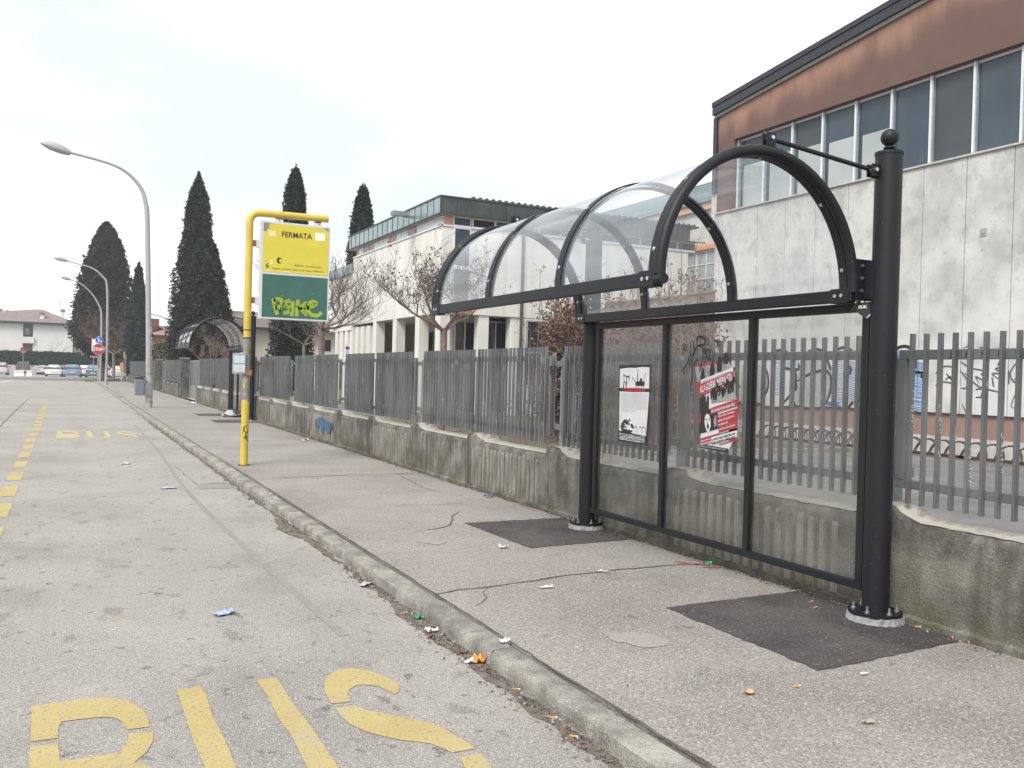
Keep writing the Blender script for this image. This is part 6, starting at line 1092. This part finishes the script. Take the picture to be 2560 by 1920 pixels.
x0,x1=Q_(600,850).x,Q_(845,850).x; z1=Q_(690,822).z; part(MB().box(x0,x1,Yy,Yy+9,0,z1),'wall',M['yelw'],yh); zt=Q_(690,798).z
rf=part(MB().add([(x0-.4,Yy-.7,z1),(x1+.4,Yy-.7,z1),(x1+.4,Yy+9.5,z1),(x0-.4,Yy+9.5,z1),(x0-.4,Yy+4.5,zt+.7),(x1+.4,Yy+4.5,zt+.7)],[(0,1,5,4),(1,2,5),(2,3,4,5),(3,0,4),(3,2,1,0)]),'roof',M['rtile2'],yh); part(MB().box(x0-.4,x1+.4,Yy-.8,Yy-.7,z1-.15,z1+.03),'gutter',M['plast'],yh)
a=Q_(812,850); b=Q_(816,878); part(MB().box(a.x,b.x+.3,Yy-.04,Yy,b.z,a.z),'window_frame',M['plast'],yh)
# ------------------------------------------------ litter
def litter(name,x,y,z,s,m,label,cat,seed,extra=None,rot=0):
    t=crumple(MB(),(0,0,.004),s,5,seed).build(name,m,None,fix=False); t.location=(x,y,z); t.rotation_euler=(0,0,rot); return tag(t,label,cat)
litter('wrapper',.9*RS,5.72*RS,RZ+.006,(.13,.08,.02),M['lblue'],'flat blue and white wrapper lying in the lane, left of the kerb','litter',1,rot=.4)
litter('paper_scrap',1.15*RS,11.9*RS,RZ+.006,(.17,.12,.012),M['lblue'],'small blue card lying in the middle of the lane','litter',2,rot=.2)
litter('paper_scrap',.83*RS,15.0*RS,RZ+.006,(.14,.10,.015),M['paper'],'white paper scrap far up the lane','litter',3)
w_=litter('wrapper',1.93,4.12,RZ+.006,(.07,.06,.045),M['lorange'],'crumpled orange and silver wrapper against the kerb','litter',4)
c=crumple(MB(),(1.885,4.13,RZ+.01),(.06,.04,.03),4,9).build('wrapper_silver_end',M['swhite'],None,fix=False); c.parent=w_; c.matrix_parent_inverse=Matrix.Translation(-w_.location)
litter('paper_scrap',1.90,4.72,RZ+.008,(.08,.05,.03),M['paper'],'white crumpled paper in the gutter beside dead leaves','litter',5,rot=.5)
litter('wrapper',1.925,5.0,RZ+.008,(.05,.05,.02),M['lgreen'],'tiny green sweet wrapper in the gutter','litter',6)
litter('bottle_cap',1.86,4.63,RZ+.006,(.028,.028,.012),M['red'],'red bottle cap in the gutter left of the white paper','litter',7)
litter('bottle_cap',1.905,4.3,RZ+.006,(.026,.026,.012),M['red'],'small red scrap in the gutter just above the orange wrapper','litter',8)
litter('paper_scrap',1.88,5.92,RZ+.008,(.11,.06,.03),flat('dirty_paper',(.42,.42,.43),rough=.8),'dirty grey flattened packet in the gutter','litter',9,rot=.6)
litter('paper_scrap',2.07,4.13,PZ+.008,(.055,.05,.02),M['paper'],'white card scrap on top of the kerb','litter',10,rot=.2)
litter('paper_scrap',3.19,6.41,PZ+.008,(.07,.05,.03),M['paper'],'crumpled white tissue near the far asphalt patch','litter',11)
litter('paper_scrap',2.87,5.10,PZ+.006,(.09,.03,.012),M['cream'],'thin cream paper shred on the pavement below the long crack','litter',12,rot=-.2)
litter('paper_scrap',3.49,5.36,PZ+.006,(.09,.02,.012),M['cream'],'pale straw wrapper lying on the long crack','litter',13,rot=-.5)
litter('paper_scrap',2.77,3.04,PZ+.006,(.055,.035,.02),flat('orange_scrap',(.75,.33,.17)),'orange paper scrap on the near pavement','litter',14)
litter('leaf',3.0,2.58,PZ+.006,(.05,.03,.012),flat('dry_leaf',(.35,.28,.22)),'single dry leaf on the near pavement','leaf',15)
litter('paper_scrap',3.48,3.02,PZ+.006,(.05,.015,.008),M['paper'],'tiny white shred in front of the near asphalt patch','litter',16)
litter('wrapper',4.35,9.15,PZ+.008,(.10,.06,.03),flat('purple_wrapper',(.12,.08,.35),v=.5,scale=40),'purple and white wrapper by the foot of the wall','litter',17)
litter('bottle_cap',4.40,5.3,PZ+.006,(.05,.04,.03),M['lgreen'],'green scrap at the foot of the wall behind the shelter pane','litter',18)
t=litter('paper_sheet',4.25,26.4,PZ+.01,(.55,.5,.20),M['paper'],'large crumpled white sheet leaning at the foot of the far shelter post','litter',19)
litter('paper_scrap',4.25,35.6,PZ+.01,(.3,.25,.08),M['paper'],'white rubbish by the wall near the gate pillar','litter',20); litter('paper_scrap',4.2,17.4,PZ+.01,(.12,.10,.05),M['paper'],'white scrap at the wall foot left of the blue sprayed patch','litter',21)
for i,(x,y,z,lab) in enumerate(((3.04,3.02,PZ,'cigarette butt on the near pavement beside the orange scrap'),(4.21,4.05,PZ,'cigarette butt on the near asphalt patch'),(4.30,4.17,PZ,'cigarette butt at the top edge of the near asphalt patch'),(4.46,3.50,PZ,'cigarette butt behind the base of the near shelter post'),(4.47,3.28,PZ,'cigarette butt on the ledge right of the near post'),(4.47,3.18,PZ,'rightmost cigarette butt by the wall foot'),(1.92,3.33,RZ,'cigarette butt in the gutter below the kerb joint'),(1.90,3.12,RZ,'lowest cigarette butt in the gutter'),(1.89,5.15,RZ,'cigarette butt in the gutter above the green wrapper'),(1.93,3.7,RZ,'cigarette butt in the gutter midway along the kerb'))):
    t=thing('cigarette_butt',(x,y,z+.008),lab,'cigarette butt','cigarette butts on the ground'); a=random.uniform(-.8,.8); d_=Vector((math.cos(a),math.sin(a),0)); c=Vector((x,y,z+.007))
    part(MB().tube([c-d_*.016,c+d_*.010],.0042,8),'filter',M['butt'],t); part(MB().tube([c+d_*.010,c+d_*.020],.004,8),'paper_end',M['buttw'],t)
# gutter debris and small stones: far too many to count
for (a_,b_,wd,nm) in ((2.4,6.6,.07,0),(4.2,5.4,.11,1),(6.4,9.5,.06,2),(7.8,8.9,.16,3),(9.5,15,.05,4),(14.5,26,.05,5)):
    crack([(1.94-wd*.3,a_),(1.935-wd*.35,(a_+b_)/2),(1.94-wd*.3,b_)],wd,name='gutter_dirt',z=RZ+.0006*nm,m='gdirt',parent=road,jag=.018)
n=1400; yy=np.concatenate([RNG.uniform(2.3,30,n//2),np.array([5.0,4.5,4.4,6.1,3.55,8.2,10.2,3.0])[RNG.integers(0,8,n-n//2)]+RNG.normal(size=n-n//2)*.28]); C=np.stack([1.945-np.abs(RNG.normal(size=n))*.06,yy,np.full(n,RZ+.004)+RNG.random(n)*.008],1)
tag(leaf_mesh('gutter_debris',C,np.tile([0,0,1.],(n,1)),.012,M['leafl'],None),kind='stuff')
n=1500; C=np.stack([4.46-np.abs(RNG.normal(size=n))*.05,RNG.uniform(2.3,24,n),np.full(n,PZ+.006)+RNG.random(n)*.01],1); tag(leaf_mesh('wall_foot_debris',C,np.tile([0,0,1.],(n,1)),.011,M['leafl'],None),kind='stuff')
n=500; C=np.stack([RNG.uniform(2.2,4.4,n),2.4+13*RNG.random(n)**1.8,np.full(n,PZ+.004)],1); tag(leaf_mesh('pavement_specks',C,np.tile([0,0,1.],(n,1)),.006,M['leafl'],None),kind='stuff')

# ------------------------------------------------ air
hz_=MB().box(-75,75,-14.5,150,-1.1,19).build('haze',None); tag(hz_,kind='stuff'); hm=bpy.data.materials.new('haze'); hm.use_nodes=True; t=hm.node_tree; t.nodes.clear()
pv_=t.nodes.new('ShaderNodeVolumePrincipled'); pv_.inputs['Density'].default_value=.0008; pv_.inputs['Color'].default_value=(.93,.96,1,1); oo=t.nodes.new('ShaderNodeOutputMaterial'); t.links.new(pv_.outputs[0],oo.inputs['Volume']); hz_.data.materials.append(hm)
